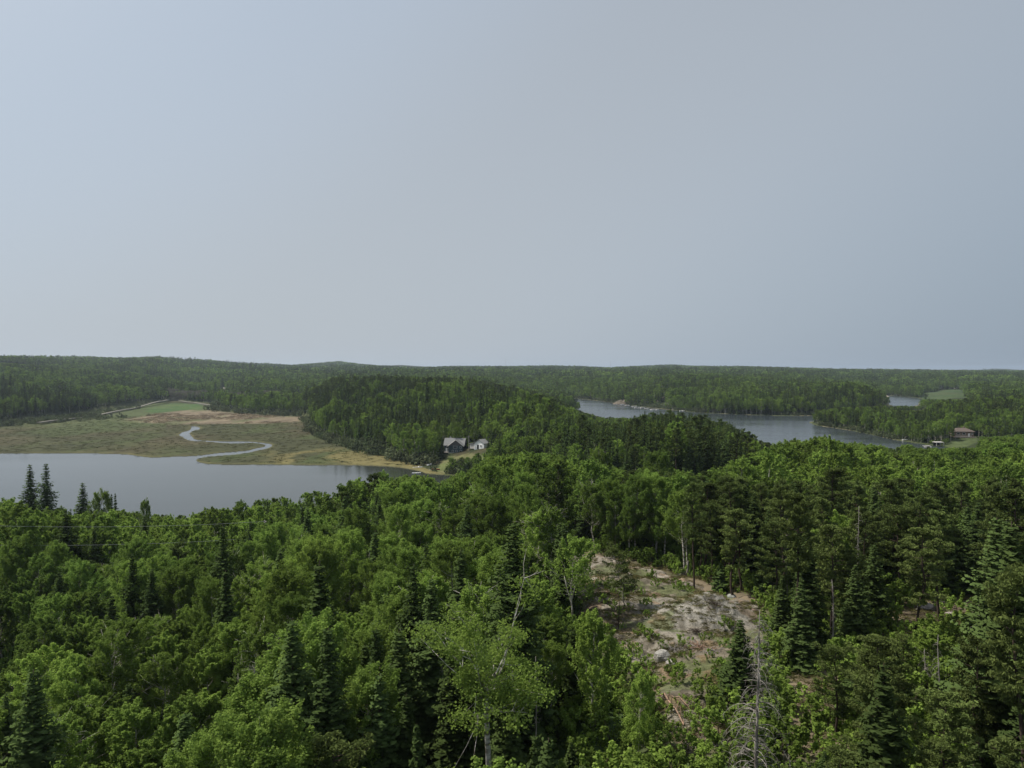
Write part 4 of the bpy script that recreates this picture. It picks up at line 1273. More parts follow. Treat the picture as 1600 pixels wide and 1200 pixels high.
LOOK = {'aspen': 'leafy green aspen', 'spruce': 'dark conical spruce', 'pine': 'olive green pine'}
MARKS = [(45, 765, 'the tall black spruce at far left'), (127, 790, 'the lone pointed spruce before the pond'), (100, 845, 'the wide spruce under the power line'), (222, 800, 'the small aspen at the pond edge'),
 (45, 1110, 'the bottom-left corner spruce'), (440, 925, 'the big dark-centred aspen'), (550, 870, 'the thin-crowned aspen'), (632, 890, 'the aspen with slender white trunk'), (600, 975, 'the drooping spruce amid the aspens'),
 (762, 1040, 'the big half-bare aspen'), (650, 1165, 'the small bottom-edge spruce'), (925, 1020, 'the bright aspen below the outcrop'), (1000, 1110, 'the young aspen under the white boulder'), (905, 890, 'the forked aspen on the outcrop'),
 (985, 900, 'the gnarled pine on the outcrop'), (1087, 820, 'the tall dark pine behind the outcrop'), (1187, 1070, 'the tall grey dead spruce'), (1304, 950, 'the narrow grey dead column'), (1340, 930, 'the pointed blue-green spruce'),
 (1474, 1000, 'the dark dead trunk'), (1582, 990, 'the pale spruce at the right edge'), (1392, 800, "the grove's tallest pines"), (1590, 830, 'the wide pine at the right edge'), (1225, 950, 'the slim spruce beside the outcrop'),
 (1150, 850, 'the spreading pine behind the dome'), (985, 820, 'the round aspen behind the outcrop'), (390, 815, 'the right end of the power line'), (200, 1190, 'the bottom edge near the left corner'), (1400, 1190, 'the bottom edge near the right corner'), (250, 930, 'the lower left slope centre'), (700, 800, 'the canopy above the thin-crowned aspen'), (1500, 1100, 'the bare ground below the right clearing')]
MARKS = MARKS[:27]
ORD = ['nearest', 'second', 'third', 'fourth', 'fifth', 'sixth', 'seventh', 'eighth', 'ninth', 'tenth', 'eleventh', 'twelfth', 'thirteenth', 'fourteenth', 'fifteenth', 'sixteenth', 'seventeenth', 'eighteenth', 'nineteenth', 'twentieth', 'twenty-first', 'twenty-second', 'twenty-third', 'twenty-fourth', 'twenty-fifth', 'twenty-sixth', 'twenty-seventh', 'twenty-eighth']
recs, near_mark = [], {}
for k in KN:
    for i in singles[k]:
        u = float(to_u(nx[i], ny_[i])); v = float(to_v(ny_[i], nz_[i] + nH[i] * .7))
        mi2 = min(range(len(MARKS)), key=lambda q: math.hypot(MARKS[q][0] - u, MARKS[q][1] - v))
        du, dv = u - MARKS[mi2][0], v - MARKS[mi2][1]
        dr = ('right of' if du > 0 else 'left of') if abs(du) > abs(dv) else ('below' if dv > 0 else 'above')
        recs.append((k, i, mi2, dr)); near_mark.setdefault((k, mi2, dr), []).append((math.hypot(du, dv), len(recs) - 1))
labels = {}
for (k, mi2, dr), L in near_mark.items():
    for n_, (_, j) in enumerate(sorted(L)):
        w = ORD[n_] if n_ < len(ORD) else 'further'
        labels[j] = f"{w} {LOOK[k]} {dr} {MARKS[mi2][2]}"
for j, (k, i, mi2, dr) in enumerate(recs):
    H = float(nH[i]); R = NEAR[k]
    cand = sorted(range(len(R)), key=lambda q: abs(R[q][2] - H) + random.random() * 5)
    tm, cm, H0, R0 = R[cand[0]]
    s = H / H0
    place_parts(k + '_tree', float(nx[i]), float(ny_[i]), float(nz_[i]), random.random() * 6.28, tm, cm, s, labels[j], k + ' tree',
                f"{k} trees around {MARKS[mi2][2]}", (0.9 + .25 * random.random()) * max(1, min(1.35, 1 / s ** .5)) * (1.12 if k == 'aspen' else 1))
print('singles', {k: len(v) for k, v in singles.items()})

# ------------------------------------------------------------------ instanced masses
def mass(name, batches, label, cat):
    """batches: list of (pattern objects, x, y, z, scale xyz). One object that draws all of them."""
    pats, P, idx, scl, rot = [], [], [], [], []
    for pobjs, x, y, z, s, sz in batches:
        if not len(x): continue
        b = len(pats); pats += pobjs
        P.append(np.stack([x, y, z], 1)); idx.append(b + rng.integers(0, len(pobjs), len(x)))
        scl.append(np.stack([s, s, sz], 1)); rot.append(rng.random(len(x)) * 6.283)
    P = np.concatenate(P); idx = np.concatenate(idx); scl = np.concatenate(scl); rot = np.concatenate(rot)
    me = bpy.data.meshes.new(name); me.vertices.add(len(P)); me.vertices.foreach_set('co', P.astype(np.float32).ravel())
    a = me.attributes.new('pick', 'INT', 'POINT'); a.data.foreach_set('value', idx.astype(np.int32))
    a = me.attributes.new('sc', 'FLOAT_VECTOR', 'POINT'); a.data.foreach_set('vector', scl.astype(np.float32).ravel())
    a = me.attributes.new('rt', 'FLOAT_VECTOR', 'POINT'); a.data.foreach_set('vector', np.stack([rot * 0, rot * 0, rot], 1).astype(np.float32).ravel())
    me.update()
    o = link(name, me)
    ng = bpy.data.node_groups.new(name, 'GeometryNodeTree')
    ng.interface.new_socket('Geometry', in_out='INPUT', socket_type='NodeSocketGeometry')
    ng.interface.new_socket('Geometry', in_out='OUTPUT', socket_type='NodeSocketGeometry')
    gi = ng.nodes.new('NodeGroupInput'); go = ng.nodes.new('NodeGroupOutput')
    def attr(nm, dt):
        n = ng.nodes.new('GeometryNodeInputNamedAttribute'); n.data_type = dt; n.inputs['Name'].default_value = nm
        return n.outputs['Attribute']
    pk, sc_, rt = attr('pick', 'INT'), attr('sc', 'FLOAT_VECTOR'), attr('rt', 'FLOAT_VECTOR')
    er = ng.nodes.new('FunctionNodeEulerToRotation'); ng.links.new(rt, er.inputs[0])
    jn = ng.nodes.new('GeometryNodeJoinGeometry')
    for k, po in enumerate(pats):
        oi = ng.nodes.new('GeometryNodeObjectInfo'); oi.inputs['Object'].default_value = po
        cp = ng.nodes.new('FunctionNodeCompare'); cp.data_type = 'INT'; cp.operation = 'EQUAL'
        ng.links.new(pk, cp.inputs[2]); cp.inputs[3].default_value = k
        ip = ng.nodes.new('GeometryNodeInstanceOnPoints')
        ng.links.new(gi.outputs[0], ip.inputs['Points']); ng.links.new(cp.outputs[0], ip.inputs['Selection'])
        ng.links.new(oi.outputs['Geometry'], ip.inputs['Instance'])
        ng.links.new(er.outputs[0], ip.inputs['Rotation']); ng.links.new(sc_, ip.inputs['Scale'])
        ng.links.new(ip.outputs[0], jn.inputs[0])
    ng.links.new(jn.outputs[0], go.inputs[0])
    md = o.modifiers.new('scatter', 'NODES'); md.node_group = ng
    tag(o, label, cat, None, 'stuff')
    print(name, len(P))
    return o

# the rest of the near wood uses light copies of the same trees
def batch(objs, x, y, z, H, H0=13.0, wf=1.0):
    s = H / H0
    return (objs, x, y, z, np.clip(s, .5, 3) ** .7 * wf * (0.9 + .25 * rng.random(len(x))), s)
B = {k: [] for k in KN}
for k in KN:
    i = np.array(REST[k], int)
    if len(i): B[k].append(batch(MID[k], nx[i], ny_[i], nz_[i], nH[i]))
for d0, d1, spc, lod, hm, mg in [(142, 330, 4.3, MID, 13.4, .02), (330, 620, 4.4, MID, 12.5, .014), (620, 900, 4.9, MID, 12.5, .01), (900, 1700, 6.2, LOW, 12.5, .006), (1700, 3000, 13, FAR, 13, .003), (3000, 6500, 17, FAR, 14, .0015)]:
    x, y, z, H, kd = plant(d0, d1, spc, -110, 1710, hm, margin=mg, hmin=3.5)
    m = far_from_hand(x, y); x, y, z, H, kd = x[m], y[m], z[m], H[m], kd[m]
    wf = {4.3: 1.05, 4.4: 1.05, 4.9: 1.15, 6.2: 1.3, 13: 1.25, 17: 1.6}[spc]
    for q, k in enumerate(KN):
        m = kd == q
        B[k].append(batch(lod[k], x[m], y[m], z[m], H[m], 13.0, wf))
mass('aspen_forest', B['aspen'], 'green aspen woods covering the slopes and hills beyond the nearest trees', 'aspen forest')
mass('spruce_forest', B['spruce'], 'dark spruces scattered through the woods beyond the nearest trees', 'spruce forest')
mass('pine_forest', B['pine'], 'dull olive pines mixed into the woods beyond the nearest trees', 'pine forest')

# ------------------------------------------------------------------ shrubs
def shrub(seed, H, R, n, leaf, mat):
    t = aspen(seed, H, R, n, leaf, crown0=.05, ncl=16)
    return t
SH = stock('leafy_shrub', [(shrub(700 + k, 2.2, 1.3, 1100, .2, 0), M['bark_dark'], M['aspen']) for k in range(3)])
SHL = stock('leafy_shrub_low', [(aspen(710 + k, 2.2, 1.3, 150, .5, crown0=.05, ncl=14, wood=False), M['bark_dark'], M['aspen']) for k in range(3)])
WL = stock('willow', [(aspen(720 + k, 3.2, 2.2, 420, .5, crown0=.05, ncl=18, wood=False), M['bark_grey'], M['willow']) for k in range(4)])
def bare(seed):
    t = Tree(); g = np.random.default_rng(seed)
    n = 130
    c = g.normal(size=(n, 3)) * np.array([1.6, 1.6, 0]) ; h = 1 + g.random(n) * 8
    C = c + np.stack([np.zeros(n), np.zeros(n), h], 1)
    Nn = g.normal(size=(n, 3)) * np.array([1, 1, .2])
    V = leaf_quads(C, Nn, np.full(n, 2.6), g, .12, np.cross(Nn, np.array([0, 0, 1.0])[None] + g.normal(size=(n, 3)) * .25))
    t.leaves(V, g.random(n))
    return t
BA = stock('bare_alder', [(bare(740 + k), M['bark_grey'], M['twigs']) for k in range(3)])

# undergrowth between the near trees
x, y = scatter(30, 150, 2.2, -120, 1720)
m = np.ones(len(x), bool)
so = sdist(x, y, outcrop)
rr_ = rng.random(len(x))
vq = to_v(y, 20.5); uq = to_u(x, y)
m &= ~((so < -1.0) & (rr_ > np.where(vq > 1055, 1.0, np.where(vq > 1010, .8, np.where((uq < 1025) & (vq > 915), .85, np.where(vq > 985, .4, np.where((vq < 912) & (vq > 885) & (uq > 1010), .7, .05))))))) & ~(inside(x, y, leftlawn)) & ~((inside(x, y, clear2) | inside(x, y, clear3)) & (rr_ > .3))
m &= pdist(x, y, crestline, False) > 2.2
x, y = x[m], y[m]; z = ground(x, y)
Hs = 1.1 + 1.7 * rng.random(len(x)); Hs = np.where(sdist(x, y, outcrop) < 0, .5 + .8 * rng.random(len(x)), Hs)
sb = (SH, x, y, z - .1, Hs / 2.2 * 1.1, Hs / 2.2)
x2, y2 = scatter(150, 420, 5.0, -100, 1700); z2 = ground(x2, y2); m = (z2 > .3) & ~open_ground(x2, y2); x2, y2, z2 = x2[m], y2[m], z2[m]
H2 = 2 + 2 * rng.random(len(x2)); Ha = allowed_height(x2, y2, z2, H2, 1.5); m = Ha > 1; x2, y2, z2, H2 = x2[m], y2[m], z2[m], np.minimum(Ha, H2)[m]
mass('undergrowth', [sb, (SHL, x2, y2, z2, H2 / 2.2, H2 / 2.2)], 'low leafy bushes filling the gaps beneath the trees', 'undergrowth')

# willows round the marsh and along the shores
xs_, ys_, hs3 = [], [], []
def along(poly_px, d_or_v, n, hh, spread, z0=0.4):
    P = [PX(u, v, z0) for u, v in poly_px]
    L = np.cumsum([0] + [math.dist(P[i], P[i+1]) for i in range(len(P) - 1)])
    for k in range(n):
        s = rng.random() * L[-1]; i = min(int(np.searchsorted(L, s, 'right')) - 1, len(P) - 2)
        f = (s - L[i]) / (L[i+1] - L[i])
        xs_.append(P[i][0] * (1-f) + P[i+1][0] * f + rng.normal() * spread); ys_.append(P[i][1] * (1-f) + P[i+1][1] * f + rng.normal() * spread)
        hs3.append(hh * (.6 + .8 * rng.random()))
along([(-200, 676), (-60, 670), (20, 664), (60, 660), (100, 655), (150, 652)], 0, 260, 3.6, 9)
along([(60, 660), (110, 655), (160, 644), (215, 638)], 0, 90, 3.0, 6)
along([(20, 664), (90, 660), (150, 655), (190, 652)], 0, 40, 2.2, 9)
along([(345, 640), (375, 645), (420, 648), (478, 650)], 0, 150, 4.2, 8)
along([(340, 633), (380, 637), (430, 640), (478, 643)], 0, 150, 5.5, 18)
along([(480, 655), (490, 672), (505, 684), (535, 694), (570, 702), (610, 714), (640, 722)], 0, 220, 3.4, 4)
along([(540, 697), (580, 704), (612, 712), (640, 720), (662, 727)], 0, 80, 4.0, 2.5, 1)
along([(690, 735), (720, 733), (745, 738)], 0, 40, 3.0, 3, 1)
along([(1275, 664), (1330, 671), (1370, 679), (1400, 686)], 0, 150, 2.6, 2.5)
along([(872, 620.5), (905, 622), (962, 629), (1040, 638.5), (1100, 644), (1150, 646), (1262, 649)], 0, 420, 3.0, 5)
along([(1375, 616), (1400, 616.5), (1440, 621)], 0, 60, 3.0, 8)
along([(-180, 868), (150, 858), (300, 850), (330, 845)], 0, 150, 4.5, 5)
wx, wy, wh = np.array(xs_), np.array(ys_), np.array(hs3)
m = ~((np.abs(to_u(wx, wy) - 361) < 5) & (wy < 908)) & (sdist(wx, wy, pond) > 1) & (sdist(wx, wy, lake) > 1) & (sdist(wx, wy, farw) > 1) & ~inside(wx, wy, field) & ~inside(wx, wy, lawn)
wx, wy, wh = wx[m], wy[m], wh[m]; wz = ground(wx, wy) ; wz = np.where(inside(wx, wy, marsh), .3, wz)
mass('willow_shrubs', [(WL, wx, wy, wz, wh / 3.2 * 1.15, wh / 3.2)], 'grey-green willow bushes fringing the marsh and the shores', 'willow shrubs')
bx_, by_ = scatter(1020, 1400, 3.6, 250, 505)
m = inside(bx_, by_, barewoods[0]) | inside(bx_, by_, barewoods[1]); bx_, by_ = bx_[m], by_[m]
bz_ = ground(bx_, by_)
q_ = rng.random(len(bx_)) < .22
B_mix = (LOW['aspen'], bx_[q_], by_[q_], bz_[q_], np.full(q_.sum(), .7), .35 + .3 * rng.random(q_.sum()))
s_ = .7 + .5 * rng.random(len(bx_))
mass('bare_alder_thicket', [(BA, bx_, by_, bz_, s_, s_ * .85), B_mix], 'grey leafless alder thicket behind the green field', 'thicket')

# sedge tussocks on the marsh
def tuft(seed, n, h, r, w):
    g = np.random.default_rng(seed); t = Tree()
    c = np.stack([g.normal(size=n) * r, g.normal(size=n) * r, np.full(n, h * .42)], 1)
    Nn = g.normal(size=(n, 3)) * np.array([1, 1, .15])
    V = leaf_quads(c, Nn, h * (.7 + .5 * g.random(n)), g, w, np.cross(Nn, np.array([0, 0, 1.0])[None] + g.normal(size=(n, 3)) * .3))
    t.leaves(V, g.random(n)); return t
M['sedge'] = leaf_mat('sedge_blades', (0.060, 0.070, 0.028), (0.072, 0.072, 0.032), (0.10, 0.10, 0.048), .25)
M['reed'] = leaf_mat('dead_reeds', (0.25, 0.20, 0.135), (0.28, 0.225, 0.15), (0.33, 0.27, 0.19), .2)
M['drygrass'] = leaf_mat('dry_grass', (0.19, 0.155, 0.075), (0.10, 0.12, 0.035), (0.22, 0.18, 0.09), .1)
SE = stock('sedge', [(tuft(760 + k, 26, 1.0, .8, .22), M['bark_dark'], M['sedge']) for k in range(3)])
RE = stock('reed', [(tuft(770 + k, 26, 1.4, 1.1, .22), M['bark_dark'], M['reed']) for k in range(3)])
GR = stock('dry_grass', [(tuft(780 + k, 40, .45, .25, .12), M['bark_dark'], M['drygrass']) for k in range(3)])
x, y = scatter(345, 760, 3.2, -200, 720)
m = inside(x, y, marsh) & (sdist(x, y, pond) > .6) & ~inside(x, y, tanband) & ~inside(x, y, field) & (rng.random(len(x)) < .28); x, y = x[m], y[m]
mass('sedge_tussocks', [(SE, x, y, np.full(len(x), .55), .6 + .8 * rng.random(len(x)), .25 + .4 * rng.random(len(x)))], 'green-brown sedge tussocks covering the marsh', 'sedge')
x, y = scatter(600, 800, 3.4, 150, 500)
m = (sdist(x, y, tanband) < 2) & (rng.random(len(x)) < .5 * (fbm(x, y * .4, 24.0, 3) > .42)); x, y = x[m], y[m]
mass('dead_reeds', [(RE, x, y, np.full(len(x), .5), .8 + .6 * rng.random(len(x)), .5 + .7 * rng.random(len(x)))], 'pale dead reeds in a band across the back of the marsh', 'reeds')
x, y = scatter(44, 120, .75, 800, 1620)
s1 = np.minimum(np.minimum(sdist(x, y, outcrop), sdist(x, y, clear2)), sdist(x, y, clear3))
m = (s1 < 2) & (fbm(x, y, 3.0, 3) > .52); x, y = x[m], y[m]
z = np.array([surf(a, b) for a, b in zip(x, y)])
mass('dry_grass_tufts', [(GR, x, y, z, .6 + .8 * rng.random(len(x)), .5 + .7 * rng.random(len(x)))], 'tufts of dry yellow grass on the rocky outcrop', 'grass')

# ------------------------------------------------------------------ buildings
P = {}
P['roof_grey'] = simple('grey_shingles', (0.20, 0.205, 0.205), .9, .12, 2.0)
P['teal'] = simple('dark_teal_siding', (0.055, 0.085, 0.095), .8, .1, 1.0)
P['slate'] = simple('grey_brown_gable_boards', (0.12, 0.115, 0.115), .8, .1, 1.0)
P['white'] = simple('white_paint', (0.84, 0.85, 0.84), .6, .05, 1.0)
P['offwhite'] = simple('weathered_white', (0.55, 0.53, 0.50), .8, .1, 1.0)
P['brown_roof'] = simple('brown_shingles', (0.125, 0.10, 0.085), .9, .15, 2.0)
P['tan'] = simple('tan_logs', (0.20, 0.145, 0.11), .8, .15, 2.0)
P['wood'] = simple('grey_deck_boards', (0.33, 0.29, 0.25), .9, .15, 2.0)
P['dark'] = simple('dark_doors_and_shade', (0.02, 0.02, 0.022), .7, .1, 1.0)  # near-black for doors, also for shade painted on the cabin base and boathouse wall
P['pole'] = simple('weathered_pole', (0.30, 0.28, 0.25), .9, .15, 2.0)
P['metal'] = simple('galvanised_steel', (0.35, 0.36, 0.37), .5, .05, 1.0, .6)
P['red'] = simple('red_canoe_paint', (0.30, 0.05, 0.04), .5, .1, 1.0)
P['cable'] = simple('aluminium_cable', (0.33, 0.34, 0.35), .6, .05, 1.0)
gm, gt, go_ = new_mat('window_glass'); gp = N(gt, 'ShaderNodeBsdfPrincipled', Roughness=.08); gp.inputs['Base Color'].default_value = (.03, .035, .04, 1); gt.links.new(gp.outputs[0], go_.inputs[0]); P['glass'] = gm

def one(name, mat, parent, f, label=None):
    mb = MB(); f(mb); o = mb.obj(name, mat, parent)
    if label: o['label'] = label
    return o
def window(parent, x, y, z, w, h, nrm=-1):
    """window in a wall that faces -y (nrm -1); frame stands 4 cm proud"""
    fr = MB(); t_ = .09
    fr.box((x, y - .05, z + h / 2 - t_ / 2), (w, .1, t_)); fr.box((x, y - .05, z - h / 2 + t_ / 2), (w, .1, t_))
    fr.box((x - w / 2 + t_ / 2, y - .05, z), (t_, .1, h - 2 * t_)); fr.box((x + w / 2 - t_ / 2, y - .05, z), (t_, .1, h - 2 * t_))
    f = fr.obj('window', P['white'], parent)
    p = MB(); p.box((x, y - .02, z), (w - 2 * t_, .04, h - 2 * t_)); p.obj('pane', P['glass'], f)
    return f
def gable_roof_x(mb, x0, x1, y0, y1, ze, zr, over=.5, th=.22):
    """ridge along x"""
    ym = (y0 + y1) / 2; k = (zr - ze) / (ym - y0)
    for sgn, ya in ((1, y0), (-1, y1)):
        a = np.array([ya - sgn * over, ze - k * over]); b = np.array([ym, zr])
        V = []
        for X_ in (x0 - over, x1 + over):
            V += [(X_, a[0], a[1]), (X_, b[0], b[1]), (X_, b[0], b[1] + th), (X_, a[0], a[1] + th)]
        mb.add(V, [(0, 1, 2, 3), (7, 6, 5, 4), (0, 4, 5, 1), (1, 5, 6, 2), (2, 6, 7, 3), (3, 7, 4, 0)])
def gable_roof_y(mb, x0, x1, y0, y1, ze, zr, over=.5, th=.22):
    xm = (x0 + x1) / 2; k = (zr - ze) / (xm - x0)
    for sgn, xa in ((1, x0), (-1, x1)):
        a = (xa - sgn * over, ze - k * over); b = (xm, zr)
        V = []
        for Y_ in (y0 - over, y1):
            V += [(a[0], Y_, a[1]), (b[0], Y_, b[1]), (b[0], Y_, b[1] + th), (a[0], Y_, a[1] + th)]
        mb.add(V, [(0, 1, 2, 3), (7, 6, 5, 4), (0, 4, 5, 1), (1, 5, 6, 2), (2, 6, 7, 3), (3, 7, 4, 0)])

# grey house above the pond
hx, hy = house_xy; hz_ = g1(hx, hy) + .1
e = empty('house', (hx, hy, hz_), math.radians(-6)); tag(e, 'dark teal house with light grey roof and front gable on the lawn above the pond', 'house')
one('foundation', P['offwhite'], e, lambda m: (m.box((.2, 6.9, -.9), (10.9, 8.1, 2.0)), m.box((1.7, 1.6, -.9), (8.0, 3.4, 2.0))))
one('wall', P['teal'], e, lambda m: (m.box((.2, 7.0, 2.0), (10.8, 8.0, 3.8)), m.box((1.7, 1.55, 2.0), (7.8, 2.9, 3.8))))
one('gable', P['slate'], e, lambda m: m.prism([(-2.2, 3.92), (5.6, 3.92), (1.7, 6.85)], .12, .3), 'grey-brown front gable')
one('end_gable', P['slate'], e, lambda m: (m.add([(-5.15, 3.05, 3.92), (-5.15, 10.95, 3.92), (-5.15, 7, 7.1), (-4.95, 3.05, 3.92), (-4.95, 10.95, 3.92), (-4.95, 7, 7.1)], [(0, 1, 4, 3), (1, 2, 5, 4), (2, 0, 3, 5)], [(0, 2, 1), (3, 4, 5)])))
def rf(m):
    gable_roof_x(m, -5.2, 5.6, 3.0, 11.0, 3.9, 7.2); gable_roof_y(m, -2.2, 5.6, .1, 6.4, 3.95, 6.95, .55)
ro = one('roof', P['roof_grey'], e, rf)
one('chimney', P['offwhite'], ro, lambda m: m.box((-2.6, 8.2, 7.2), (.8, .8, 1.8)))
one('fascia', P['offwhite'], ro, lambda m: (m.tube([(-2.85, -.46, 3.48), (1.7, -.46, 6.98)], .12, 4), m.tube([(6.25, -.46, 3.48), (1.7, -.46, 6.98)], .12, 4)))
window(e, 1.4, .08, 3.1, 2.2, 1.2); window(e, .1, .08, .95, 1.0, 1.1); window(e, 2.1, .08, .95, 1.0, 1.1); window(e, 4.4, .08, .95, 1.0, 1.1); window(e, 4.4, .08, 3.0, 1.0, 1.1)
window(e, -3.4, 2.98, 2.6, 1.4, 1.2)
one('door', P['white'], e, lambda m: m.box((-3.9, 2.95, 1.25), (.95, .1, 2.1)))
one('porch', P['wood'], e, lambda m: (m.box((-4.0, 1.4, 0.1), (3.6, 3.1, .25)), m.box((-5.7, .0, 1.2), (.16, .16, 2.2)), m.box((-2.4, .0, 1.2), (.16, .16, 2.2))))
one('railing', P['white'], e, lambda m: (m.box((-4.0, -.1, 1.05), (3.4, .08, .1)), [m.box((-5.6 + .4 * q, -.1, .62), (.07, .07, .76)) for q in range(9)], m.box((-5.72, 1.4, 1.05), (.08, 3.0, .1))))

# white shed
hx, hy = shed_xy; hz_ = g1(hx, hy) + .1
e = empty('shed', (hx, hy, hz_), math.radians(-38)); e.scale = (1.3, 1.2, 1.25); tag(e, 'small white shed with pale grey roof right of the dark teal house', 'shed')
one('wall', P['white'], e, lambda m: (m.box((.9, 2, 1.0), (5.0, 4, 3.2)), m.prism([(-1.6, 2.62), (3.4, 2.62), (.9, 4.0)], .06, .2)))
one('roof', P['roof_grey'], e, lambda m: gable_roof_y(m, -1.6, 3.4, 0, 4, 2.6, 4.1, .3, .15))
window(e, 1.9, .0, 1.5, .8, .9)
one('door', P['dark'], e, lambda m: m.box((.2, -.03, .95), (1.0, .06, 1.9)))
one('annex', P['offwhite'], e, lambda m: m.box((-3.3, 2.2, .9), (2.9, 3.0, 2.0)))
one('annex_roof', P['roof_grey'], e, lambda m: (m.prism([(-5.0, 1.95), (-1.7, 2.35), (-1.7, 2.5), (-5.0, 2.1)], .4, 4.0)))
x, y = UD(732.5, 380); z = g1(x, y)
e = empty('utility_pole', (x, y, z)); tag(e, 'grey wooden utility pole between the dark teal house and the white shed', 'utility pole')
one('post', P['pole'], e, lambda m: m.tube([(0, 0, -.5), (0, 0, 8.4)], [.22, .15], 8))
one('crossarm', P['pole'], e, lambda m: m.box((0, -.2, 7.7), (2.0, .12, .14)))

# hip-roofed cabin on the right
hx, hy = cabin_xy; hz_ = g1(hx, hy)
e = empty('cabin', (hx, hy, hz_), math.radians(-8)); e.scale = (1.18, 1.1, 1.12); tag(e, 'cabin with brown hipped roof and pale deck on the lawn across the lake', 'cabin')
one('wall', P['tan'], e, lambda m: m.box((0, 4.2, 2.2), (10.6, 7.0, 3.4)))
one('foundation', P['dark'], e, lambda m: m.box((0, 4.2, -.25), (10.2, 6.6, 1.5)))  # near-black colour paints in the shade beneath the deck
def hip(m):
    a, b, zt, ze = 6.0, 4.2, 6.0, 3.92
    V = [(-a, 4.2 - b, ze), (a, 4.2 - b, ze), (a, 4.2 + b, ze), (-a, 4.2 + b, ze), (-2.2, 4.2, zt), (2.2, 4.2, zt), (-a, 4.2 - b, ze - .2), (a, 4.2 - b, ze - .2), (a, 4.2 + b, ze - .2), (-a, 4.2 + b, ze - .2)]
    m.add(V, [(0, 1, 5, 4), (2, 3, 4, 5), (6, 7, 1, 0), (7, 8, 2, 1), (8, 9, 3, 2), (9, 6, 0, 3), (9, 8, 7, 6)], [(1, 2, 5), (3, 0, 4)])
ro = one('roof', P['brown_roof'], e, hip)
one('chimney', P['tan'], ro, lambda m: m.box((1.6, 4.8, 6.1), (.7, .7, 1.2)))
window(e, -3.2, .68, 2.6, 1.8, 1.2); window(e, -.2, .68, 2.6, 1.8, 1.2)
one('door', P['white'], e, lambda m: m.box((2.6, .66, 1.75), (.95, .08, 2.1)))
window(e, 4.2, .68, 2.6, 1.0, 1.1)
one('deck', P['wood'], e, lambda m: (m.box((0, -.5, .55), (11.6, 2.3, .2)), [m.box((q, -1.5, -.2), (.18, .18, 1.3)) for q in (-5.6, -2.8, 0, 2.8, 5.6)]))
one('railing', simple('pinkish_railing', (0.52, 0.44, 0.42), .8, .05), e, lambda m: (m.box((-1.4, -1.62, 1.6), (8.8, .07, .1)), [m.box((-5.7 + .36 * q, -1.62, 1.12), (.16, .05, .84)) for q in range(25)]))

# boathouse and dock
hx, hy = boathouse_xy; hz_ = max(.3, g1(hx, hy))
e = empty('boathouse', (hx, hy, hz_), math.radians(3)); tag(e, 'low open boathouse with flat pale roof at the lake shore below the cabin', 'boathouse')
one('roof', P['offwhite'], e, lambda m: m.box((0, 1.8, 2.5), (5.6, 4.2, .2)))
one('wall', P['dark'], e, lambda m: m.box((0, 3.2, 1.2), (5.0, .15, 2.4)))  # back wall coloured near-black to paint in the shade inside
for q in (-2.4, 0, 2.4): one('post', P['offwhite'], e, lambda m: m.box((q, -.1, 1.2), (.18, .18, 2.4)))
def dock(name, u, d, L, w, rz, label, mat='offwhite', z=.45):
    x, y = UD(u, d)
    e = empty(name, (x, y, 0), rz); tag(e, label, 'dock')
    n = max(4, int(L / .5))
    pl = MB(); pl.box((0, 0, 0), (L / n - .05, w, .07)); me = pl.mesh('plank', P[mat])
    for k in range(n): link('plank', me, e, loc=(-L / 2 + (k + .5) * L / n, 0, z))
    one('frame', P['pole'], e, lambda m: (m.box((0, -w / 2 + .1, z - .12), (L, .1, .16)), m.box((0, w / 2 - .1, z - .12), (L, .1, .16))))
    pm = MB(); pm.tube([(0, 0, -1.2), (0, 0, z + .35)], .07, 6); me = pm.mesh('post', P['pole'])
    for q in (-1, 1):
        for r in (-1, 1): link('post', me, e, loc=(q * (L / 2 - .3), r * (w / 2 + .08), 0))
dock('dock', 1449, 463, 5.2, 1.6, math.radians(12), 'upper pale dock at the lake shore left of the boathouse')
dock('dock', 1451, 456, 4.6, 1.4, math.radians(0), 'lower pale dock at the lake shore left of the boathouse', 'white')
dock('dock', 676, 352, 5.0, 1.6, math.radians(25), 'grey wooden dock at the pond shore below the dark teal house', 'wood', .4)
dock('dock', 1072, 868, 12, 3, math.radians(5), 'pale dock on the far lake shore right of the pink cliff', 'white', .8)

def boat(name, x, y, z, L, w, rz, label, mat, seats=2, cover=False, cat='boat'):
    e = empty(name, (x, y, z), rz); tag(e, label, cat)
    st = np.linspace(0, 1, 9); V = []; h = .55
    for s_ in st:
        b = w / 2 * (1 - max(0, (s_ - .55) / .45) ** 2.2 * .96); X_ = -L / 2 + L * s_; rise = .22 * s_ ** 3
        for (yy, zz) in ((-b, h + rise), (-b * .86, .18 + rise * .7), (0, rise * .5), (b * .86, .18 + rise * .7), (b, h + rise), (b * .86, h + rise - .02), (b * .7, .24 + rise * .7), (0, .1 + rise * .5), (-b * .7, .24 + rise * .7), (-b * .86, h + rise - .02)):
            V.append((X_, yy, zz))
    Q = []
    for i_ in range(8):
        for j_ in range(10): Q.append((i_*10 + j_, i_*10 + (j_+1) % 10, (i_+1)*10 + (j_+1) % 10, (i_+1)*10 + j_))
    m = MB(); m.add(V, Q, [(0, k, k + 1) for k in range(1, 9)]); m.obj('hull', P[mat], e)
    for k in range(seats): one('seat', P['wood'], e, lambda m: m.box((-L * .25 + k * L * .3, 0, .42), (.3, w * .8, .05)))
    if cover: one('windscreen', P['offwhite'], e, lambda m: m.prism([(0.2, .55), (.9, .55), (.55, 1.0)], -w * .35, w * .35))
    return e
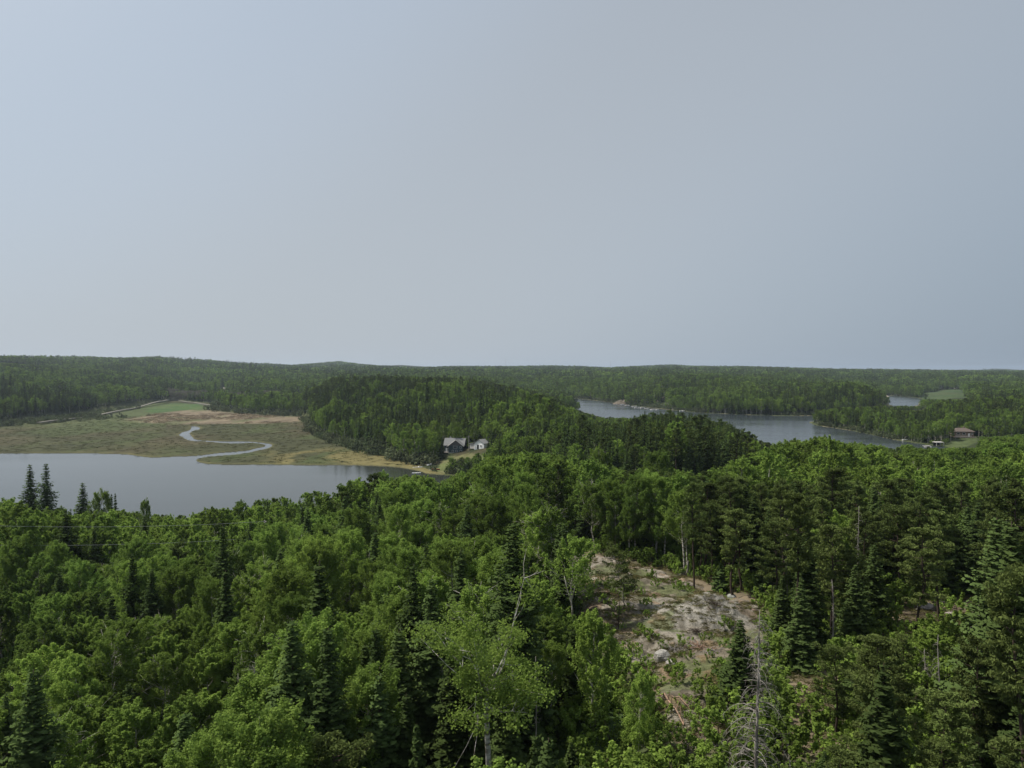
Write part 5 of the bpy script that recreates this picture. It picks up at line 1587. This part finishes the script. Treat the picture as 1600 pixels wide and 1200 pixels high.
x, y = UD(652.5, 360); boat('motor_boat', x, y, .0, 5.0, 2.0, math.radians(20), 'white motor boat beached at the pond end below the house, the upper of two', 'white', 2, True)
x, y = UD(650.5, 341); boat('rowing_boat', x, y, -.08, 4.4, 1.5, math.radians(4), 'white rowing boat on the pond just below the white motor boat', 'white', 2)
x, y = UD(671, 364); boat('rowing_boat', x, y, g1(x, y) + .05, 3.6, 1.4, math.radians(60), 'small white boat pulled up on the bank above the grey dock', 'white', 2)
x, y = UD(681, 350); boat('canoe', x, y, max(.05, g1(x, y)), 4.6, .95, math.radians(-30), 'dark red canoe lying beside the grey dock by the pond', 'red', 2, cat='canoe')
x, y = UD(1415, 500); boat('rowing_boat', x, y, max(0.0, g1(x, y)), 4.2, 1.5, math.radians(15), 'small white boat at the peninsula shore left of the docks', 'white', 2)
x, y = UD(1066, 860); boat('motor_boat', x, y, 0, 6.5, 2.4, math.radians(10), 'white boat left of the pale dock on the far lake shore', 'white', 2, True)
x, y = UD(1079, 858); boat('motor_boat', x, y, 0, 6.5, 2.4, math.radians(-10), 'white boat right of the pale dock on the far lake shore', 'white', 2, True)

def far_house(name, u, d, w, dp, h, rf_, wall, label, roofmat='roof_grey', rz=0):
    x, y = UD(u, d); z = g1(x, y)
    e = empty(name, (x, y, z), rz); tag(e, label, 'building')
    one('wall', P[wall], e, lambda m: (m.box((0, 0, h / 2 - .5), (w, dp, h + 1)), m.prism([(-w / 2, h + .02), (w / 2, h + .02), (0, h + rf_ - .1)], -dp / 2, -dp / 2 + .3)))
    one('roof', P[roofmat], e, lambda m: gable_roof_y(m, -w / 2, w / 2, -dp / 2, dp / 2, h, h + rf_, .4, .2))
    window(e, -w * .2, -dp / 2, h * .55, 1.2, 1.2); one('door', P['dark'], e, lambda m: m.box((w * .22, -dp / 2 - .03, 1.1), (1.2, .06, 2.2)))
far_house('farmhouse', 1470, 1590, 7, 9, 5, 4, 'white', 'small white farmhouse at the top of the far green field', 'white')
far_house('barn', 1497, 1580, 14, 9, 3.6, 3, 'offwhite', 'long pale barn to the right of the white farmhouse', 'roof_grey', .1)
far_house('farm_shed', 1502, 1600, 5, 6, 5, 3, 'red', 'small reddish shed behind the long pale barn', 'brown_roof')
far_house('trailer', 361, 905, 3.4, 6, 2.8, .6, 'white', 'small white hut among bushes right of the green field', 'white')
far_house('lake_house', 1357, 1460, 9, 8, 5, 3, 'offwhite', 'pale house beside the sandy track above the far lake', 'offwhite')

# radio masts on the skyline
for u, d, vt, lab in ((790, 4300, 559.5, 'tall thin radio mast on the skyline above the middle woods'), (954, 4300, 564, 'shorter thin radio mast on the skyline right of the tall one')):
    x, y = UD(u, d); z = g1(x, y); H = CAMZ - (vt - 578) * d / F - z
    e = empty('radio_mast', (x, y, z)); tag(e, lab, 'radio mast')
    for q in range(3):
        a = q * 2.094; one('leg', P['metal'], e, lambda m: m.tube([(math.cos(a) * 1.0, math.sin(a) * 1.0, -2), (math.cos(a) * 1.0, math.sin(a) * 1.0, H)], .14, 4))
    def br(m):
        for k in range(int(H / 3)):
            for q in range(3):
                a, b = q * 2.094, (q + 1) * 2.094
                m.tube([(math.cos(a), math.sin(a), k * 3), (math.cos(b), math.sin(b), k * 3 + 3)], .07, 3)
    one('bracing', P['metal'], e, br)

# power line
p0 = (*UD(-330, 96), 0); p1 = (*UD(412, 127), 0)
tops = []
for (px_, py_, _), zt, lab in ((p0, 30.0, 'wooden power pole at the left end of the power line'), (p1, 22.7, 'wooden power pole in the trees at the right end of the power line')):
    zg = g1(px_, py_)
    e = empty('power_pole', (px_, py_, zg)); tag(e, lab, 'power pole')
    one('post', P['pole'], e, lambda m: m.tube([(0, 0, -.8), (0, 0, zt - zg + .3)], [.2, .13], 8))
    one('crossarm', P['pole'], e, lambda m: m.box((0, 0, zt - zg - .1), (.14, 1.6, .12)))
    tops.append((px_, py_, zt))
for dz, dy, lab in ((0.0, .5, 'upper power line wire crossing the woods at far left'), (-2.7, -.5, 'lower power line wire crossing the woods at far left')):
    S = np.linspace(0, 1, 40); A_, B_ = np.array(tops[0]), np.array(tops[1])
    pts = A_[None] * (1 - S)[:, None] + B_[None] * S[:, None]; pts[:, 2] += dz - 2.2 * 4 * S * (1 - S) * .55; pts[:, 1] += dy
    m_ = MB(); m_.tube(pts, .017, 4); o = m_.obj('power_line_wire', P['cable']); tag(o, lab, 'power line')

# ------------------------------------------------------------------ rocks, logs and brush on the bare ground
def boulder(u, v, size, sq, label, seed, col=None):
    x, y = px_on_ground(u, v); z = surf(x, y)
    g = np.random.default_rng(seed)
    n1, n2 = 16, 10
    V = [(0, 0, -sq)]
    offs = g.random(3) * 50
    pts = []
    for i_ in range(1, n2):
        ph = math.pi * i_ / n2
        for j_ in range(n1):
            a = 2 * math.pi * j_ / n1
            pts.append((math.sin(ph) * math.cos(a), math.sin(ph) * math.sin(a), -math.cos(ph)))
    pts = np.array([(0, 0, -1.0)] + pts + [(0, 0, 1.0)])
    k = .72 + .55 * (fbm(pts[:, 0] * 3 + offs[0] + pts[:, 2] * 2, pts[:, 1] * 3 + offs[1], 2.2, 3))
    for _ in range(5):      # broken faces
        nrm = g.normal(size=3); nrm /= np.linalg.norm(nrm); lim = .62 + .2 * g.random()
        pr = (pts * k[:, None]) @ nrm; over = pr > lim
        k = np.where(over, k * lim / np.maximum(pr, 1e-6), k)
    V = pts * k[:, None] * np.array([size, size * .8, size * sq])
    Q = []; T = []
    for i_ in range(n2 - 2):
        for j_ in range(n1): Q.append((1 + i_*n1 + j_, 1 + i_*n1 + (j_+1) % n1, 1 + (i_+1)*n1 + (j_+1) % n1, 1 + (i_+1)*n1 + j_))
    for j_ in range(n1):
        T.append((0, 1 + (j_+1) % n1, 1 + j_)); T.append((len(V) - 1, 1 + (n2-2)*n1 + j_, 1 + (n2-2)*n1 + (j_+1) % n1))
    me = raw_mesh('boulder', V, [np.array(Q), np.array(T)], (M['rock'],), attr={'gcol': np.tile(np.array(col or (.24, .225, .20)), (len(V), 1))})
    o = link('boulder', me, loc=(x, y, z + size * sq * .25), rot=(g.normal() * .1, g.normal() * .1, g.random() * 6))
    tag(o, label, 'boulder')
boulder(1036, 1027, 1.05, .75, 'pale grey boulder in the middle of the clearing below the rock dome', 1, (.32, .31, .28))
boulder(1052, 1040, .6, .7, 'small pale boulder tucked right of the pale grey boulder', 2, (.30, .28, .26))
boulder(978, 1045, 1.1, .8, 'dark brown boulder at the left side of the clearing', 3, (.15, .125, .10))
boulder(998, 1058, .7, .8, 'small dark boulder right of the brown boulder', 4, (.17, .15, .125))
boulder(1146, 930, .75, .6, 'grey boulder at the upper right edge of the outcrop', 5, (.27, .28, .26))
boulder(1180, 955, .6, .5, 'low brown boulder below the grey one on the outcrop', 6, (.2, .15, .12))
boulder(1452, 955, 1.2, .5, 'flat grey rock in the right clearing', 7, (.27, .25, .24))
boulder(1490, 965, .9, .45, 'smaller flat rock at the right of the flat grey rock', 8, (.28, .25, .23))
boulder(930, 905, .8, .7, 'pale boulder behind the gnarled pine', 9, (.30, .27, .22))
boulder(985, 895, .7, .7, 'pale boulder on the outcrop crest right of the gnarled pine', 10, (.28, .25, .21))
boulder(1000, 1165, .6, .6, 'small grey stone at the foot of the clearing', 11, (.24, .22, .2))

def log(u0, v0, u1, v1, r, label, mat='bark_red', lift=.15, branches=5, seed=0, cat='fallen log'):
    a = np.array([*px_on_ground(u0, v0), 0]); b = np.array([*px_on_ground(u1, v1), 0]); g = np.random.default_rng(seed)
    S = np.linspace(0, 1, 7); pts = a[None] * (1 - S)[:, None] + b[None] * S[:, None]
    pts[:, :2] += g.normal(size=(7, 2)) * .06
    pts[:, 2] = [surf(p[0], p[1]) + r + lift * math.sin(3.1 * s) for p, s in zip(pts, S)]
    o0 = pts[0].copy(); m = MB(); m.tube(pts - o0, np.linspace(r, r * .45, 7), 7)
    L = np.linalg.norm(pts[-1] - pts[0])
    root = m.obj('fallen_log', M[mat], loc=tuple(o0)); tag(root, label, cat)
    for k in range(branches):
        i_ = g.integers(2, 7); bl = .3 + .25 * L * g.random(); d_ = g.normal(size=3); d_[2] = abs(d_[2]) + .3; d_ /= np.linalg.norm(d_)
        q = pts[i_] - o0; mb = MB(); mb.tube([q, q + d_ * bl * .5 + [0, 0, .1], q + d_ * bl], [r * .4, r * .28, .01], 4); mb.obj('branch', M[mat], root)
log(1034, 1092, 1072, 1138, .10, 'reddish fallen trunk lying down the slope beneath the boulders', 'bark_red', .2, 6, 1)
log(1052, 1098, 1082, 1112, .07, 'short reddish branch crossing the reddish fallen trunk', 'bark_red', .2, 4, 2)
log(976, 1050, 1000, 1048, .06, 'small pale curved log below the brown boulder', 'bark_grey', .3, 1, 3)
log(1380, 966, 1450, 968, .11, 'long dark fallen log along the front of the right clearing', 'bark_dark', .1, 4, 4)
log(1376, 998, 1400, 985, .08, 'short brown fallen log below the long dark log', 'bark_red', .1, 2, 5)
log(1432, 958, 1492, 944, .07, 'grey fallen branch over the flat rock in the right clearing', 'bark_grey', .3, 7, 6)
log(1070, 1160, 1100, 1158, .06, 'grey stick at the bottom of the clearing', 'bark_grey', .15, 4, 7)
def brush(u, v, n, L, r, label, mat, seed, fan=None):
    x, y = px_on_ground(u, v); z = surf(x, y); g = np.random.default_rng(seed); m = MB()
    for k in range(n):
        a = g.random() * 6.28 if fan is None else fan + g.normal() * .6
        l = L * (.5 + .7 * g.random()); S = np.linspace(0, 1, 5)
        c = g.normal(size=2) * L * .18; up = .15 + .7 * g.random()
        pts = np.stack([c[0] + math.cos(a) * l * S, c[1] + math.sin(a) * l * S, .05 + up * l * S * (1.15 - S * (.4 + .6 * g.random()))], 1) + np.cumsum(g.normal(size=(5, 3)) * .03, 0)
        m.tube(pts, np.linspace(r * (.6 + .6 * g.random()), .008, 5), 4)
        for q in range(3):
            i_ = g.integers(1, 5); e_ = pts[i_] + g.normal(size=3) * .28
            m.tube([pts[i_], e_], [.012, .005], 3)
    o = m.obj('brush_pile', M[mat], loc=(x, y, z)); tag(o, label, 'brush pile')
brush(1095, 1012, 46, 1.5, .045, 'reddish brush pile of curved dead branches left of the bushy spruce', 'bark_red', 1)
brush(1112, 1018, 30, 1.4, .035, 'pale grey bare branches spilling from the reddish brush pile', 'bark_grey', 2, -1.2)
brush(1056, 1012, 34, 1.3, .035, 'grey brush pile behind the pale grey boulder', 'bark_grey', 3)
brush(958, 1000, 40, 1.3, .035, 'dark brush pile under the gnarled pine', 'bark_dark', 4)
brush(1068, 896, 26, 1.2, .03, 'pale dead branches on the far crest of the outcrop', 'bark_grey', 5)
brush(1120, 970, 30, .9, .02, 'low dark twiggy bush on the rock dome', 'bark_dark', 6)
brush(1090, 985, 30, .9, .02, 'second low twiggy bush below the rock dome', 'bark_dark', 7)
brush(1540, 985, 30, 1.6, .035, 'grey dead branches at the right end of the right clearing', 'bark_grey', 8)
brush(1130, 1165, 34, 1.1, .03, 'grey brush at the lower edge of the clearing', 'bark_grey', 9)
x, y = px_on_ground(1076, 893); m = MB(); m.tube([(0, 0, -.3), (0, 0, 1.0), (.03, 0, 2.0)], [.22, .2, .12], 9)
o = m.obj('tree_stump', M['bark_grey'], loc=(x, y, surf(x, y))); tag(o, 'grey broken stump standing at the back edge of the outcrop', 'tree stump')

# cliffs on the far lake shore
def ledge(u, d, rx, ry, rz, label, seed):
    x, y = UD(u, d); z = max(0, g1(x, y) - 2)
    a = np.linspace(0, 2 * math.pi, 40, endpoint=False); rr2 = np.linspace(0.02, 1, 16)
    A_, R2 = np.meshgrid(a, rr2); Xl, Yl = R2 * np.cos(A_) * rx, R2 * np.sin(A_) * ry
    st = np.round(fbm(Xl + seed * 90, Yl, 7.0, 3) * 5) / 5 * 1.3 - .25 + .5 * (fbm(Xl + seed * 9, Yl, 3.0, 3) - .3)
    Zl = rz * (1 - R2 ** 2.6) * (.55 + .8 * st) - 2.5 * R2 ** 6
    nr, nc = Xl.shape
    i_ = np.arange(nr - 1)[:, None]; j_ = np.arange(nc)[None]; jn = (j_ + 1) % nc
    Q = np.stack([i_*nc + j_, (i_+1)*nc + j_, (i_+1)*nc + jn, i_*nc + jn], -1).reshape(-1, 4)
    n3 = fbm(Xl.ravel() + 7, Yl.ravel(), 8.0, 3)[:, None]
    C = np.array([.15, .115, .095]) * (1 - n3) + np.array([.10, .11, .065]) * n3
    me = raw_mesh('shore_rock', np.stack([Xl.ravel(), Yl.ravel(), Zl.ravel()], 1), Q, (M['rock'],), attr={'gcol': C})
    o = link('shore_rock', me, loc=(x, y, z)); tag(o, label, 'rock')
ledge(975, 1042, 19, 14, 5.5, 'pinkish rock cliff on the far lake shore, the left and larger one', 1)
ledge(1003, 1010, 16, 12, 5, 'smaller pinkish rock cliff right of the larger one on the lake shore', 2)
ledge(1035, 985, 9, 8, 6, 'narrow pale rock at the waterline right of the two cliffs', 3)
ledge(1088, 965, 20, 10, 9, 'pale bare ledge in the trees above the far dock', 4)
for k, (u, v) in enumerate([(972, 632), (981, 633.5), (990, 635.2), (1002, 637), (1013, 638.5), (1022, 639.8)]):
    x, y = PX(u, v, .4)
    g = np.random.default_rng(50 + k); mb = MB()
    for q in range(7): mb.box((g.normal() * 2.6, g.normal() * 1.2, .3), (1.6 + 2 * g.random(), 1.4 + g.random(), .9 + .6 * g.random()), g.random() * 3)
    o = mb.obj('shore_stones', P['offwhite']); o.location = (x, y, .1); tag(o, None, None, None, 'stuff'); o['label'] = 'pale broken stones along the waterline below the pink cliffs'

# ------------------------------------------------------------------ air
hm, ht, ho = new_mat('haze_air')
pv = ht.nodes.new('ShaderNodeVolumePrincipled')
pv.inputs['Color'].default_value = (.72, .85, 1.0, 1)
pv.inputs['Density'].default_value = HAZE
pv.inputs['Anisotropy'].default_value = 0.35
ht.links.new(pv.outputs[0], ho.inputs['Volume'])
hb = MB(); hb.box((0, 6500, 66), (26000, 22000, 144))
hz_o = hb.obj('haze', hm); tag(hz_o, None, None, None, 'stuff')
hz_o['label'] = 'thin pale blue haze over the distant hills'
